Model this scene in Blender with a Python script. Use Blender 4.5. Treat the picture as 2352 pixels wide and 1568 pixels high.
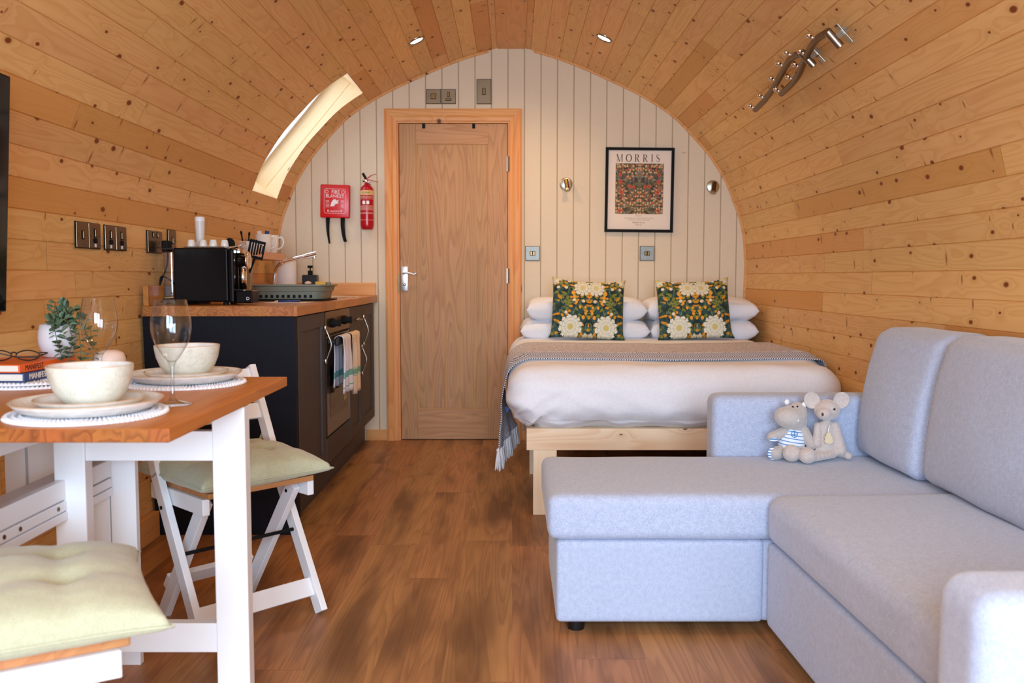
import bpy, bmesh, math, random
from mathutils import Vector, Matrix, noise as mnoise
random.seed(7)
for o in list(bpy.data.objects): bpy.data.objects.remove(o)
SC = bpy.context.scene
COL = SC.collection
R = math.radians
PI = math.pi

# ---------------------------------------------------------------- camera, world, daylight, exposure
cd = bpy.data.cameras.new('camera'); cam = bpy.data.objects.new('camera', cd); COL.objects.link(cam)
cam.location = (0, 0, 1.01)
cam.rotation_euler = (R(90) - math.atan(147/2080), 0, 0)
cd.sensor_width = 36.0; cd.lens = 2080/2352*36
cd.clip_start = 0.05; cd.clip_end = 200
cd.dof.use_dof = True; cd.dof.focus_distance = 3.3; cd.dof.aperture_fstop = 4.5
SC.camera = cam
W = bpy.data.worlds.new('sky'); SC.world = W; W.use_nodes = True
W.node_tree.nodes['Background'].inputs['Color'].default_value = (0.80, 0.90, 1.0, 1)
W.node_tree.nodes['Background'].inputs['Strength'].default_value = 1.7
SC.view_settings.view_transform = 'Standard'; SC.view_settings.look = 'None'
SC.view_settings.gamma = 1.0; SC.view_settings.use_curve_mapping = False
SC.view_settings.exposure = 0.09

def area(name, loc, rot, sx, sy, power, color, spread=180):
    l = bpy.data.lights.new(name, 'AREA'); l.shape = 'RECTANGLE'; l.size = sx; l.size_y = sy
    l.energy = power; l.color = color; l.spread = R(spread)
    o = bpy.data.objects.new(name, l); COL.objects.link(o); o.location = loc; o.rotation_euler = rot
    return o
# daylight entering through the glazed doors behind the camera and through the roof window
area('door_daylight', (0.1, -1.30, 1.45), (R(76), 0, 0), 2.3, 1.8, 195, (0.66, 0.82, 1.0), 140)
area('rooflight_daylight', (-1.53, 5.08, 2.18), (0, R(-54), 0), 0.62, 0.44, 4.5, (0.82, 0.90, 1.0))

# ---------------------------------------------------------------- node helper
class NT:
    def __init__(s, name):
        s.m = bpy.data.materials.new(name); s.m.use_nodes = True
        s.t = s.m.node_tree; s.b = s.t.nodes['Principled BSDF']
    def n(s, typ, **k):
        x = s.t.nodes.new(typ)
        for a, v in k.items(): setattr(x, a, v)
        return x
    def set(s, sock, v):
        if isinstance(v, bpy.types.NodeSocket): s.t.links.new(v, sock)
        elif isinstance(v, (tuple, list)) and len(v) == 3 and sock.type == 'RGBA': sock.default_value = (*v, 1)
        else: sock.default_value = v
    def math(s, op, a, b=0.0, c=0.0, clamp=False):
        x = s.n('ShaderNodeMath', operation=op); x.use_clamp = clamp
        s.set(x.inputs[0], a); s.set(x.inputs[1], b); s.set(x.inputs[2], c)
        return x.outputs[0]
    def mul(s, a, b): return s.math('MULTIPLY', a, b)
    def add(s, a, b): return s.math('ADD', a, b)
    def sub(s, a, b): return s.math('SUBTRACT', a, b)
    def comb(s, x, y, z=0.0):
        c = s.n('ShaderNodeCombineXYZ')
        for i, v in enumerate((x, y, z)): s.set(c.inputs[i], v)
        return c.outputs[0]
    def sep(s, v):
        c = s.n('ShaderNodeSeparateXYZ'); s.set(c.inputs[0], v); return c.outputs
    def coord(s, which='Object'): return s.n('ShaderNodeTexCoord').outputs[which]
    def noise(s, vec, scale=5, detail=2, rough=0.5, dist=0.0, out=0):
        x = s.n('ShaderNodeTexNoise'); s.set(x.inputs['Vector'], vec)
        x.inputs['Scale'].default_value = scale; x.inputs['Detail'].default_value = detail
        x.inputs['Roughness'].default_value = rough; x.inputs['Distortion'].default_value = dist
        return x.outputs[out]
    def white(s, w, out=0):
        x = s.n('ShaderNodeTexWhiteNoise', noise_dimensions='1D'); s.set(x.inputs['W'], w); return x.outputs[out]
    def voro(s, vec, scale=5, dims='3D', rnd=1.0):
        x = s.n('ShaderNodeTexVoronoi', voronoi_dimensions=dims); s.set(x.inputs['Vector'], vec)
        x.inputs['Scale'].default_value = scale; x.inputs['Randomness'].default_value = rnd
        return x.outputs['Distance'], x.outputs['Color']
    def ss(s, v, a, b, lo=0.0, hi=1.0):
        x = s.n('ShaderNodeMapRange', interpolation_type='SMOOTHSTEP'); s.set(x.inputs[0], v)
        for i, q in enumerate((a, b, lo, hi)): s.set(x.inputs[i+1], q)
        return x.outputs[0]
    def mix(s, f, a, b, blend='MIX'):
        x = s.n('ShaderNodeMix', data_type='RGBA', blend_type=blend)
        s.set(x.inputs[0], f); s.set(x.inputs[6], a); s.set(x.inputs[7], b); return x.outputs[2]
    def ramp(s, f, stops):
        x = s.n('ShaderNodeValToRGB'); s.set(x.inputs[0], f); e = x.color_ramp.elements
        while len(e) < len(stops): e.new(0.5)
        for i, (p, c) in enumerate(stops):
            e[i].position = p; e[i].color = (*c, 1) if len(c) == 3 else c
        return x.outputs[0]
    def bump(s, h, strength=0.3, dist=0.001):
        x = s.n('ShaderNodeBump'); x.inputs['Strength'].default_value = strength; x.inputs['Distance'].default_value = dist
        s.set(x.inputs['Height'], h); s.t.links.new(x.outputs[0], s.b.inputs['Normal'])
    def done(s, color=None, rough=0.5, metal=0.0, **k):
        if color is not None: s.set(s.b.inputs['Base Color'], color)
        s.set(s.b.inputs['Roughness'], rough); s.set(s.b.inputs['Metallic'], metal)
        for a, v in k.items(): s.set(s.b.inputs[a.replace('_', ' ')], v)
        return s.m

def srgb(r, g, b):
    f = lambda c: c/12.92 if c <= 0.04045 else ((c+0.055)/1.055)**2.4
    return (f(r/255), f(g/255), f(b/255))

def plain(name, col, rough=0.5, metal=0.0, var=0.06, scale=30, bump=0.0, **k):
    t = NT(name); n = t.noise(t.coord(), scale, 3)
    c = t.mix(n, tuple(x*(1-var) for x in col), tuple(min(1, x*(1+var)) for x in col))
    if bump: t.bump(n, bump, 0.002)
    return t.done(c, rough, metal, **k)

def wood(name, light, dark, knot=(0.13, 0.04, 0.015), coord='Object', L=1, Wd=0, bw=None, piece=None, ring=9.0,
         gs=(0.9, 11.0), prob=0.45, kscale=(5.5, 8.0), kr=(0.04, 0.11), rough=0.45, contrast=0.6, var=0.12, fine=0.10,
         joint=True, spike=0.0, spec=0.3, blotch=0.0, blotch_col=None, coat=0.0, tint=None):
    t = NT(name)
    xyz = t.sep(t.coord(coord))
    l, w = xyz[L], xyz[Wd]; T = xyz[3-L-Wd] if coord == 'Object' else 0.0
    if bw:
        b = t.math('FLOOR', t.math('DIVIDE', w, bw)); r0 = t.white(b)
        if piece:
            q = t.add(t.math('DIVIDE', l, piece), t.mul(r0, 7.3)); pc = t.math('FLOOR', q); idn = t.add(t.mul(b, 7.13), t.mul(pc, 3.77))
        else: idn = b
    else: idn = 0.0; 
    rv = t.white(t.add(idn, 0.37))
    l2 = t.add(l, t.mul(rv, 37.0)); w2 = t.add(w, t.mul(rv, 11.0))
    if coord == 'Object': w2 = t.add(w2, t.mul(T, 0.83))
    kd, kc = t.voro(t.comb(t.mul(l2, kscale[0]), t.mul(w2, kscale[1]), 0.0), 1.0, '2D', 0.9)
    kcs = t.sep(kc)
    exist = t.math('LESS_THAN', kcs[0], prob)
    krad = t.add(kr[0], t.mul(kcs[1], kr[1]-kr[0]))
    kn = t.mul(exist, t.ss(t.math('DIVIDE', kd, krad), 1.15, 0.6))
    halo = t.mul(exist, t.math('EXPONENT', t.mul(kd, -7.0)))
    if spike:
        # narrow streaks running across the board
        sv, scc = t.voro(t.comb(t.mul(t.add(l2, t.mul(w2, 0.18)), 11.0), t.mul(w2, 3.6), 0.0), 1.0, '2D', 1.0); sq = t.sep(scc)
        se = t.math('LESS_THAN', sq[0], spike)
        kn = t.math('MAXIMUM', kn, t.mul(t.mul(se, 0.75), t.ss(sv, t.add(0.03, t.mul(sq[1], 0.08)), 0.02)))
        halo = t.add(halo, t.mul(se, t.mul(0.7, t.math('EXPONENT', t.mul(sv, -9.0)))))
    g = t.noise(t.comb(t.mul(l2, gs[0]), t.mul(w2, gs[1]), t.mul(T, 4.0)), 1.0, 1.0, 0.4)
    G = t.add(t.mul(g, ring), t.mul(halo, 2.6))
    fr = t.math('FRACT', G)
    rg = t.ramp(fr, [(0.0, (0.05,)*3), (0.45, (0.28,)*3), (0.86, (1,)*3), (1.0, (0.05,)*3)])
    fn = t.noise(t.comb(t.mul(l2, 5.0), t.mul(w2, 240.0), t.mul(T, 200.0)), 1.0, 2.0)
    broad = t.noise(t.comb(t.mul(l2, 1.3), t.mul(w2, 14.0), 0.0), 1.0, 2.0)
    f = t.math('ADD', t.mul(rg, contrast*0.6), t.mul(broad, contrast*0.55), clamp=True)
    c = t.mix(f, light, dark)
    if tint is not None:
        c = t.mix(t.ss(t.white(t.add(idn, 4.4)), 0.80, 0.97, 0.0, 0.75), c, tint)
    val = t.add(t.add(1.0 - fine/2 - var/2, t.mul(fn, fine)), t.mul(t.white(t.add(idn, 1.9)), var))
    hs = t.n('ShaderNodeHueSaturation'); t.set(hs.inputs['Color'], c); t.set(hs.inputs['Value'], val)
    t.set(hs.inputs['Hue'], t.add(0.5 - 0.006, t.mul(t.white(t.add(idn, 8.2)), 0.012)))
    c = hs.outputs[0]
    if blotch:
        bl = t.noise(t.comb(t.mul(l2, 1.3), t.mul(w2, 6.5), 0.0), 1.0, 3.0, 0.5)
        c = t.mix(t.mul(t.ss(bl, 0.40, 0.72), blotch), c, blotch_col)
    c = t.mix(t.mul(halo, 0.25), c, tuple(x*0.62 for x in dark))
    c = t.mix(kn, c, knot)
    if bw and piece and joint:
        fj = t.math('FRACT', q)
        jm = t.math('LESS_THAN', fj, 0.0011/piece*2)
        c = t.mix(t.mul(jm, 0.6), c, tuple(x*0.3 for x in dark))
    t.bump(fn, 0.08, 0.001)
    return t.done(c, rough, 0.0, Coat_Weight=coat, Coat_Roughness=0.25, Specular_IOR_Level=spec)

M = {}
LT = srgb(240, 196, 134); DK = srgb(216, 158, 92)
M['clad'] = wood('clad', LT, DK, knot=srgb(132, 68, 30), spike=0.36, coord='UV', L=0, Wd=1, bw=0.0895, piece=1.9, rough=0.42, prob=0.60, kscale=(5.2, 9.5),
                 kr=(0.03, 0.10), contrast=0.72, var=0.11, ring=13, gs=(0.8, 12.0), tint=srgb(212, 150, 80), spec=0.12)
M['pine_y'] = wood('pine_y', srgb(230, 178, 112), srgb(205, 135, 70), L=1, Wd=0, prob=0.3, contrast=0.7)
M['pine_x'] = wood('pine_x', srgb(230, 178, 112), srgb(205, 135, 70), L=0, Wd=2, prob=0.3, contrast=0.7)
M['pine_z'] = wood('pine_z', srgb(232, 172, 104), srgb(208, 128, 62), L=2, Wd=0, prob=0.3, kscale=(3.0, 9.0), contrast=0.75, gs=(0.7, 16))
M['pale_x'] = wood('pale_x', srgb(245, 222, 188), srgb(222, 178, 132), knot=(0.16, 0.08, 0.05), L=0, Wd=2, prob=0.4, kscale=(4, 9), kr=(0.03, .07), contrast=0.75, ring=7)
M['pale_y'] = wood('pale_y', srgb(245, 222, 188), srgb(225, 185, 140), L=1, Wd=2, prob=0.3, contrast=0.6)
M['pale_z'] = wood('pale_z', srgb(246, 226, 192), srgb(235, 205, 160), L=2, Wd=0, prob=0.1, contrast=0.5, ring=6)
M['reveal'] = wood('reveal', srgb(244, 222, 180), srgb(235, 205, 152), coord='UV', L=0, Wd=1, prob=0.25, contrast=0.4, kscale=(3, 7), kr=(0.03, .06))
M['floor'] = wood('floor', srgb(194, 139, 90), srgb(148, 100, 62), knot=srgb(84, 52, 30), L=1, Wd=0, bw=0.178, piece=1.22, ring=11, gs=(0.75, 15.0),
                  prob=0.3, kscale=(1.7, 5.5), kr=(0.015, .04), rough=0.44, contrast=0.85, var=0.10, fine=0.30, blotch=0.8, blotch_col=srgb(94, 60, 38))
M['oak'] = wood('oak', srgb(200, 156, 110), srgb(158, 112, 72), L=2, Wd=0, prob=0.0, ring=15, gs=(0.9, 10.0), contrast=0.8, rough=0.5, fine=0.16, bw=0.0871, var=0.06)
M['oak_x'] = wood('oak_x', srgb(202, 158, 112), srgb(166, 118, 76), L=0, Wd=2, prob=0.0, ring=12, gs=(1.2, 11.0), contrast=0.8, rough=0.5, fine=0.16)
M['honey'] = plain('honey', srgb(222, 160, 84), 0.5)
M['worktop'] = wood('worktop', srgb(200, 134, 68), srgb(160, 96, 42), L=1, Wd=0, bw=0.042, piece=0.31, ring=5, prob=0.0, contrast=0.7, var=0.3, rough=0.33, coat=0.1)
M['endgrain'] = wood('endgrain', srgb(196, 132, 74), srgb(150, 88, 44), L=2, Wd=0, bw=0.042, ring=9, gs=(18, 16), prob=0.0, contrast=1.0, var=0.35, rough=0.4)
M['table'] = wood('table', srgb(206, 136, 56), srgb(170, 98, 32), L=1, Wd=0, bw=0.11, ring=9, gs=(0.9, 14), prob=0.12, kscale=(3, 8), contrast=0.7, rough=0.42, spec=.2, var=.10)
M['table_end'] = wood('table_end', srgb(172, 100, 46), srgb(118, 62, 24), L=2, Wd=0, bw=0.05, ring=8, gs=(14, 22), prob=0.0, contrast=1.0, rough=0.45)
M['slat'] = wood('slat', srgb(196, 136, 86), srgb(160, 100, 58), L=0, Wd=1, bw=0.068, prob=0.0, contrast=0.7, rough=0.5)
M['shelfwood'] = plain('shelfwood', srgb(214, 158, 122), 0.5, var=0.05)

# painted tongue and groove: unpainted groove line shows between boards
t = NT('painted_boards'); x = t.sep(t.coord())[0]
fr = t.math('FRACT', t.math('DIVIDE', t.add(x, 100.0-0.276), 0.1)); e = t.math('MINIMUM', fr, t.sub(1.0, fr))
n = t.noise(t.coord(), 60, 3)
c = t.mix(n, srgb(222, 204, 176), srgb(227, 210, 184))
c = t.mix(t.ss(e, 0.022, 0.03, 0.85, 0.0), c, srgb(176, 160, 134))
M['boards'] = t.done(c, 0.6)

M['white'] = plain('white', srgb(238, 238, 240), 0.38, var=0.01, Coat_Weight=0.1)
M['cabinet'] = None
def cab_mat(name, a, b, w, sp=0.4):
    t = NT(name); xyz = t.sep(t.coord())
    n = t.noise(t.comb(t.mul(xyz[w], 260), t.mul(xyz[2], 8), 0.0), 1.0, 2)
    t.bump(n, 0.15, 0.0008)
    return t.done(t.mix(n, a, b), 0.55, 0.0, Specular_IOR_Level=sp)
M['cabinet'] = cab_mat('cabinet', srgb(62, 56, 56), srgb(80, 72, 70), 1)
M['navy'] = cab_mat('navy', srgb(16, 18, 27), srgb(24, 26, 36), 0, 0.15)
M['black'] = plain('black', (0.006, 0.006, 0.007), 0.35)
M['gloss_black'] = plain('gloss_black', (0.003, 0.003, 0.004), 0.18, Specular_IOR_Level=0.18)
M['matte_black'] = plain('matte_black', (0.006, 0.006, 0.006), 0.7, Specular_IOR_Level=0.2)
M['chrome'] = plain('chrome', (0.85, 0.85, 0.85), 0.08, 1.0, var=0.01)
M['steel'] = plain('steel', (0.36, 0.33, 0.28), 0.28, 1.0, var=0.05)
M['satin'] = plain('satin', (0.72, 0.74, 0.78), 0.35, 0.9, var=0.02)
M['bronze'] = plain('bronze', srgb(112, 88, 58), 0.3, 1.0, var=0.08)
# brushed plate with radial sheen
t = NT('brushed_plate'); x = t.sep(t.coord('Generated'))
a = t.math('ARCTAN2', t.sub(x[2], 0.5), t.sub(x[0], 0.5))
n = t.noise(t.comb(t.mul(a, 30), 0.0, 0.0), 1.0, 2)
M['plate'] = t.done(t.mix(n, (0.10, 0.065, 0.038), (0.26, 0.18, 0.11)), t.add(0.26, t.mul(n, 0.14)), 1.0)
M['plate_silver'] = plain('plate_silver', (0.20, 0.19, 0.165), 0.42, 1.0, var=.15)
M['rose'] = plain('rose', (0.55, 0.54, 0.44), 0.34, 1.0, var=.05)

def fabric(name, a, b, scale=260, rough=0.9, bs=0.25, sheen=0.3, blot=0.25, stretch=(1, 1, 1)):
    t = NT(name); v = t.n('ShaderNodeMapping'); t.set(v.inputs[0], t.coord()); v.inputs['Scale'].default_value = stretch
    n1 = t.noise(v.outputs[0], scale, 2, 0.7); n2 = t.noise(t.coord(), scale*0.18, 3, 0.6)
    f = t.math('ADD', t.mul(n1, 1-blot), t.mul(n2, blot))
    t.bump(n1, bs, 0.0015)
    return t.done(t.mix(t.ss(f, 0.36, 0.64), a, b), rough, 0.0, Sheen_Weight=sheen)
M['sofa'] = fabric('sofa', srgb(156, 168, 196), srgb(192, 202, 225), 420, stretch=(1, 1, 1.6), blot=.22)
M['linen'] = fabric('linen', srgb(232, 232, 238), srgb(246, 246, 250), 500, bs=0.08, sheen=0.1)
M['sage'] = fabric('sage', srgb(170, 170, 140), srgb(186, 186, 156), 420, bs=0.12)
M['plush'] = fabric('plush', srgb(186, 174, 168), srgb(208, 196, 190), 500, bs=0.3, sheen=0.6)
M['plush_grey'] = fabric('plush_grey', srgb(176, 168, 164), srgb(196, 188, 182), 500, bs=0.3, sheen=0.6)
M['toy_eye'] = plain('toy_eye', (0.01, 0.008, 0.01), 0.15)
M['cream_tag'] = plain('cream_tag', srgb(214, 200, 168), 0.7)
M['tassel'] = fabric('tassel', srgb(222, 220, 224), srgb(240, 238, 240), 400, sheen=.1)
M['ink'] = plain('ink', srgb(22, 24, 22), 0.6)
M['ink_brown'] = plain('ink_brown', srgb(96, 72, 52), 0.6)
M['white_print'] = plain('white_print', srgb(245, 240, 240), 0.5)
M['paper'] = plain('paper', srgb(238, 222, 206), 0.7, var=0.02)
M['pages'] = plain('pages', srgb(232, 224, 210), 0.8, var=0.05, scale=200)
M['orange'] = plain('orange', srgb(236, 98, 22), 0.35, var=0.03)
M['blue'] = plain('blue', srgb(32, 62, 120), 0.35, var=0.03)
M['red'] = plain('red', srgb(216, 16, 24), 0.3, var=0.03)
M['dark_red'] = plain('dark_red', srgb(178, 10, 30), 0.22, var=0.03)
M['label_cream'] = plain('label_cream', srgb(226, 190, 128), 0.4)
M['ceramic'] = plain('ceramic', srgb(232, 228, 222), 0.2, var=0.02, Coat_Weight=0.3)
M['ceramic_pot'] = plain('ceramic_pot', srgb(222, 216, 218), 0.3, var=0.02)
M['blush'] = plain('blush', srgb(232, 206, 190), 0.5)
M['sage_plastic'] = plain('sage_plastic', srgb(120, 122, 106), 0.45)
M['pale_plastic'] = plain('pale_plastic', srgb(222, 216, 208), 0.4)
M['yellow'] = plain('yellow', srgb(232, 176, 20), 0.5)
M['leaf'] = plain('leaf', srgb(84, 108, 80), 0.55, var=0.3, scale=60)
M['stem'] = plain('stem', srgb(92, 98, 60), 0.6)
# speckled stoneware
t = NT('speckle'); n = t.noise(t.coord(), 40, 3, 0.6); n2 = t.noise(t.coord(), 420, 3, 0.7)
c = t.mix(t.ss(t.add(t.mul(n, .5), t.mul(n2, .5)), 0.40, 0.56), srgb(206, 204, 186), srgb(228, 224, 210))
M['speckle'] = t.done(c, 0.35, 0.0, Coat_Weight=0.3)
# thin clear glass: facing dependent reflection, light passes through
def thin_glass(name, tint=(0.97, 0.98, 0.98), refl=0.9, k=1.0):
    t = NT(name); t.t.nodes.remove(t.b)
    lw = t.n('ShaderNodeLayerWeight'); lw.inputs['Blend'].default_value = 0.5
    f = t.math('ADD', 0.07, t.math('MULTIPLY', t.math('POWER', lw.outputs['Facing'], 3.0), refl*k), clamp=True)
    tr = t.n('ShaderNodeBsdfTransparent'); t.set(tr.inputs[0], t.mix(t.ss(lw.outputs['Facing'], 0.6, 1.0), tint, tuple(q*0.62 for q in tint)))
    gl = t.n('ShaderNodeBsdfGlossy'); gl.inputs['Roughness'].default_value = 0.02
    mx = t.n('ShaderNodeMixShader'); t.set(mx.inputs[0], f)
    t.t.links.new(tr.outputs[0], mx.inputs[1]); t.t.links.new(gl.outputs[0], mx.inputs[2])
    t.t.links.new(mx.outputs[0], t.t.nodes['Material Output'].inputs[0])
    return t.m
M['glass'] = thin_glass('glass')
M['glass_stem'] = thin_glass('glass_stem', (0.93, 0.95, 0.96), 1.6)
M['pane'] = thin_glass('pane', (0.98, 0.99, 1.0), 0.5)
def emit(name, col, st):
    t = NT(name); return t.done((0.9, 0.9, 0.9), 0.4, 0.0, Emission_Color=(*col, 1), Emission_Strength=st)
M['lamp'] = emit('lamp', (1.0, 0.86, 0.66), 14)
M['screen'] = plain('screen', (0.004, 0.004, 0.005), 0.08, Specular_IOR_Level=0.3)
M['oven_glass'] = plain('oven_glass', (0.045, 0.036, 0.03), 0.12)

# ---------------------------------------------------------------- mesh helpers
def link(name, me, parent=None, mat=None, smooth=False, kind=None):
    o = bpy.data.objects.new(name, me); COL.objects.link(o)
    if parent is not None: o.parent = parent
    if mat is not None:
        if isinstance(mat, (list, tuple)):
            for q in mat: me.materials.append(M[q])
        else: me.materials.append(M[mat])
    if smooth and hasattr(me, 'polygons'):
        for p in me.polygons: p.use_smooth = True
    if kind: o['kind'] = kind
    return o
def obj(name, bm, mat, parent=None, smooth=False, kind=None, angle=None):
    bmesh.ops.recalc_face_normals(bm, faces=bm.faces)
    me = bpy.data.meshes.new(name); bm.to_mesh(me); bm.free()
    o = link(name, me, parent, mat, smooth, kind)
    if angle:
        for p in me.polygons: p.use_smooth = True
        me.set_sharp_from_angle(angle=R(angle))
    return o
def thing(name, label, cat, loc=(0, 0, 0), rot=(0, 0, 0), group=None):
    o = bpy.data.objects.new(name, None); COL.objects.link(o); o.empty_display_size = 0.05
    o.location = loc; o.rotation_euler = rot if isinstance(rot, (tuple, list)) else (0, 0, rot)
    return tag(o, label, cat, group)
def tag(o, label, cat, group=None, kind=None):
    o['label'] = label; o['category'] = cat
    if group: o['group'] = group
    if kind: o['kind'] = kind
    return o
def B(): return bmesh.new()
def box(bm, x0, x1, y0, y1, z0, z1, bev=0.0, seg=2, mi=0, mtx=None):
    vs = [bm.verts.new((x, y, z)) for x in (x0, x1) for y in (y0, y1) for z in (z0, z1)]
    fs = [bm.faces.new([vs[i] for i in q]) for q in ((0, 1, 3, 2), (4, 6, 7, 5), (0, 4, 5, 1), (2, 3, 7, 6), (0, 2, 6, 4), (1, 5, 7, 3))]
    bmesh.ops.recalc_face_normals(bm, faces=fs)
    for f in fs: f.material_index = mi
    allv = vs
    if bev:
        r = bmesh.ops.bevel(bm, geom=list({e for f in fs for e in f.edges}), offset=bev, segments=seg, profile=0.5, affect='EDGES')
        allv = list({v for f in r['faces'] for v in f.verts} | {v for v in vs if v.is_valid})
        for f in r['faces']: f.material_index = mi
    if mtx is not None:
        bmesh.ops.transform(bm, matrix=mtx, verts=[v for v in allv if v.is_valid])
    return allv
def bar(bm, p, q, w, h, bev=0.0, up=(0, 0, 1), mi=0):
    """rectangular bar from p to q; w across, h along 'up'"""
    p, q = Vector(p), Vector(q); d = (q-p); L = d.length; d.normalize()
    u = Vector(up); s = d.cross(u)
    if s.length < 1e-4: s = d.cross(Vector((0, 1, 0)))
    s.normalize(); u = s.cross(d).normalized()
    m = Matrix((( d.x, s.x, u.x, p.x), (d.y, s.y, u.y, p.y), (d.z, s.z, u.z, p.z), (0, 0, 0, 1)))
    box(bm, 0, L, -w/2, w/2, -h/2, h/2, bev, mtx=m, mi=mi)
def lathe(bm, prof, seg=48, c=(0, 0, 0), mi=0, axis='Z', close=False):
    rings = []
    for r, z in prof:
        if r < 1e-5:
            rings.append([bm.verts.new((0, 0, z))])
        else: rings.append([bm.verts.new((r*math.cos(2*PI*i/seg), r*math.sin(2*PI*i/seg), z)) for i in range(seg)])
    for a, b in zip(rings, rings[1:]):
        for i in range(seg):
            j = (i+1) % seg
            if len(a) == 1 and len(b) == 1: continue
            if len(a) == 1: f = bm.faces.new((a[0], b[i], b[j]))
            elif len(b) == 1: f = bm.faces.new((a[i], a[j], b[0]))
            else: f = bm.faces.new((a[i], a[j], b[j], b[i]))
            f.material_index = mi
    vs = [v for r in rings for v in r]
    m = Matrix.Translation(c)
    if axis == 'Y': m = m @ Matrix.Rotation(R(-90), 4, 'X')
    if axis == 'X': m = m @ Matrix.Rotation(R(90), 4, 'Y')
    if axis == '-Y': m = m @ Matrix.Rotation(R(90), 4, 'X')
    bmesh.ops.transform(bm, matrix=m, verts=vs)
    return vs
def cyl(bm, p, q, r, seg=20, r2=None, mi=0):
    p, q = Vector(p), Vector(q); L = (q-p).length
    vs = lathe(bm, [(0, 0), (r, 0), (r if r2 is None else r2, L), (0, L)], seg, mi=mi)
    rot = Vector((0, 0, 1)).rotation_difference((q-p).normalized()).to_matrix().to_4x4()
    bmesh.ops.transform(bm, matrix=Matrix.Translation(p) @ rot, verts=vs); return vs
def smooth_path(pts, n=8):
    P = [Vector(p) for p in pts]; out = []
    for i in range(len(P)-1):
        a, b, c, d = P[max(i-1, 0)], P[i], P[i+1], P[min(i+2, len(P)-1)]
        for k in range(n):
            t = k/n
            out.append(0.5*((2*b)+(c-a)*t+(2*a-5*b+4*c-d)*t*t+(3*b-a-3*c+d)*t**3))
    out.append(P[-1]); return out
def tube(bm, pts, r, seg=10, n=8, mi=0, caps=True):
    path = smooth_path(pts, n) if n > 1 else [Vector(p) for p in pts]
    rf = r if callable(r) else (lambda t: r)
    prev = None; rings = []
    ref = Vector((0.13, 0.21, 0.97))
    for i, p in enumerate(path):
        d = (path[min(i+1, len(path)-1)]-path[max(i-1, 0)]).normalized()
        if prev is None: s = d.cross(ref).normalized()
        else: s = (prev - d*prev.dot(d)).normalized()
        prev = s; u = d.cross(s); rr = rf(i/(len(path)-1))
        rings.append([bm.verts.new(p+(s*math.cos(2*PI*k/seg)+u*math.sin(2*PI*k/seg))*rr) for k in range(seg)])
    for a, b in zip(rings, rings[1:]):
        for k in range(seg):
            f = bm.faces.new((a[k], a[(k+1) % seg], b[(k+1) % seg], b[k])); f.material_index = mi
    if caps:
        bm.faces.new(rings[0][::-1]).material_index = mi; bm.faces.new(rings[-1]).material_index = mi
def ball(bm, c, r, mtx=None, sub=3, mi=0):
    rr = (r, r, r) if isinstance(r, (int, float)) else r
    m = Matrix.Translation(c) @ (mtx or Matrix.Identity(4)) @ Matrix.Diagonal((*rr, 1))
    res = bmesh.ops.create_icosphere(bm, subdivisions=sub, radius=1.0, matrix=m)
    for v in res['verts']:
        for f in v.link_faces: f.material_index = mi
    return res['verts']
def soft(bm, lo, hi, r, n=14, disp=None):
    """rounded upholstered block with rounding r; disp(Vector, unit p) -> Vector offset"""
    g = bmesh.ops.create_cube(bm, size=2.0); vs = g['verts']
    es = list({e for v in vs for e in v.link_edges})
    bmesh.ops.subdivide_edges(bm, edges=es, cuts=n, use_grid_fill=True)
    lo, hi = Vector(lo), Vector(hi); c = (lo+hi)/2; h = (hi-lo)/2
    for v in bm.verts:
        p = v.co.copy(); u = Vector([math.copysign(1-(1-abs(a))**1.6, a) for a in p])
        q = Vector([u[i]*h[i] for i in range(3)])
        inn = Vector([max(-(h[i]-r), min(h[i]-r, q[i])) for i in range(3)])
        d = q-inn
        if d.length > 1e-9: q = inn+d.normalized()*r
        if disp: q = q + disp(q+c, u)
        v.co = c+q
def pillow(bm, w, h, t, n=28, pinch=0.06, pw=0.45, fn=None, eu=2, ev=2):
    """cushion in the XZ plane, thickness along Y; corners pointed, edges slightly drawn in"""
    rows = {}
    for s in (1, -1):
        for i in range(n+1):
            for j in range(n+1):
                u = -1+2*i/n; v = -1+2*j/n
                u = math.sin(u*PI/2)*0.35+u*0.65; v = math.sin(v*PI/2)*0.35+v*0.65
                edge = i in (0, n) or j in (0, n)
                if edge and s == -1: rows[(s, i, j)] = rows[(1, i, j)]; continue
                x = u*w/2*(1-pinch*(1-v**4)*abs(u)); z = v*h/2*(1-pinch*(1-u**4)*abs(v))
                k = max(0, (1-abs(u)**eu)*(1-abs(v)**ev))**pw
                y = s*t/2*k
                p = Vector((x, y, z))
                if fn: p = fn(p, u, v, s, k)
                rows[(s, i, j)] = bm.verts.new(p)
    for s in (1, -1):
        for i in range(n):
            for j in range(n):
                q = [rows[(s, i, j)], rows[(s, i+1, j)], rows[(s, i+1, j+1)], rows[(s, i, j+1)]]
                bm.faces.new(q if s == -1 else q[::-1])
def txt(body, size, loc, rot, mat, parent, sx=1.0, name='lettering', align='CENTER', ext=0.0003):
    c = bpy.data.curves.new(name, 'FONT'); c.body = body; c.size = size; c.extrude = ext; c.align_x = align; c.align_y = 'CENTER'
    c.resolution_u = 2
    tmp = bpy.data.objects.new(name, c); COL.objects.link(tmp)
    me = bpy.data.meshes.new_from_object(tmp); bpy.data.objects.remove(tmp); bpy.data.curves.remove(c)
    me.materials.clear(); me.materials.append(M[mat])
    o = bpy.data.objects.new(name, me); COL.objects.link(o)
    o.location = loc; o.rotation_euler = rot; o.scale = (sx, 1, 1)
    if parent: o.parent = parent
    return o
def copy_tree(o, label=None, parent=None):
    c = o.copy(); COL.objects.link(c); c.parent = parent
    if label: c['label'] = label
    for ch in list(o.children):
        copy_tree(ch, None, c)
    return c
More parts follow.
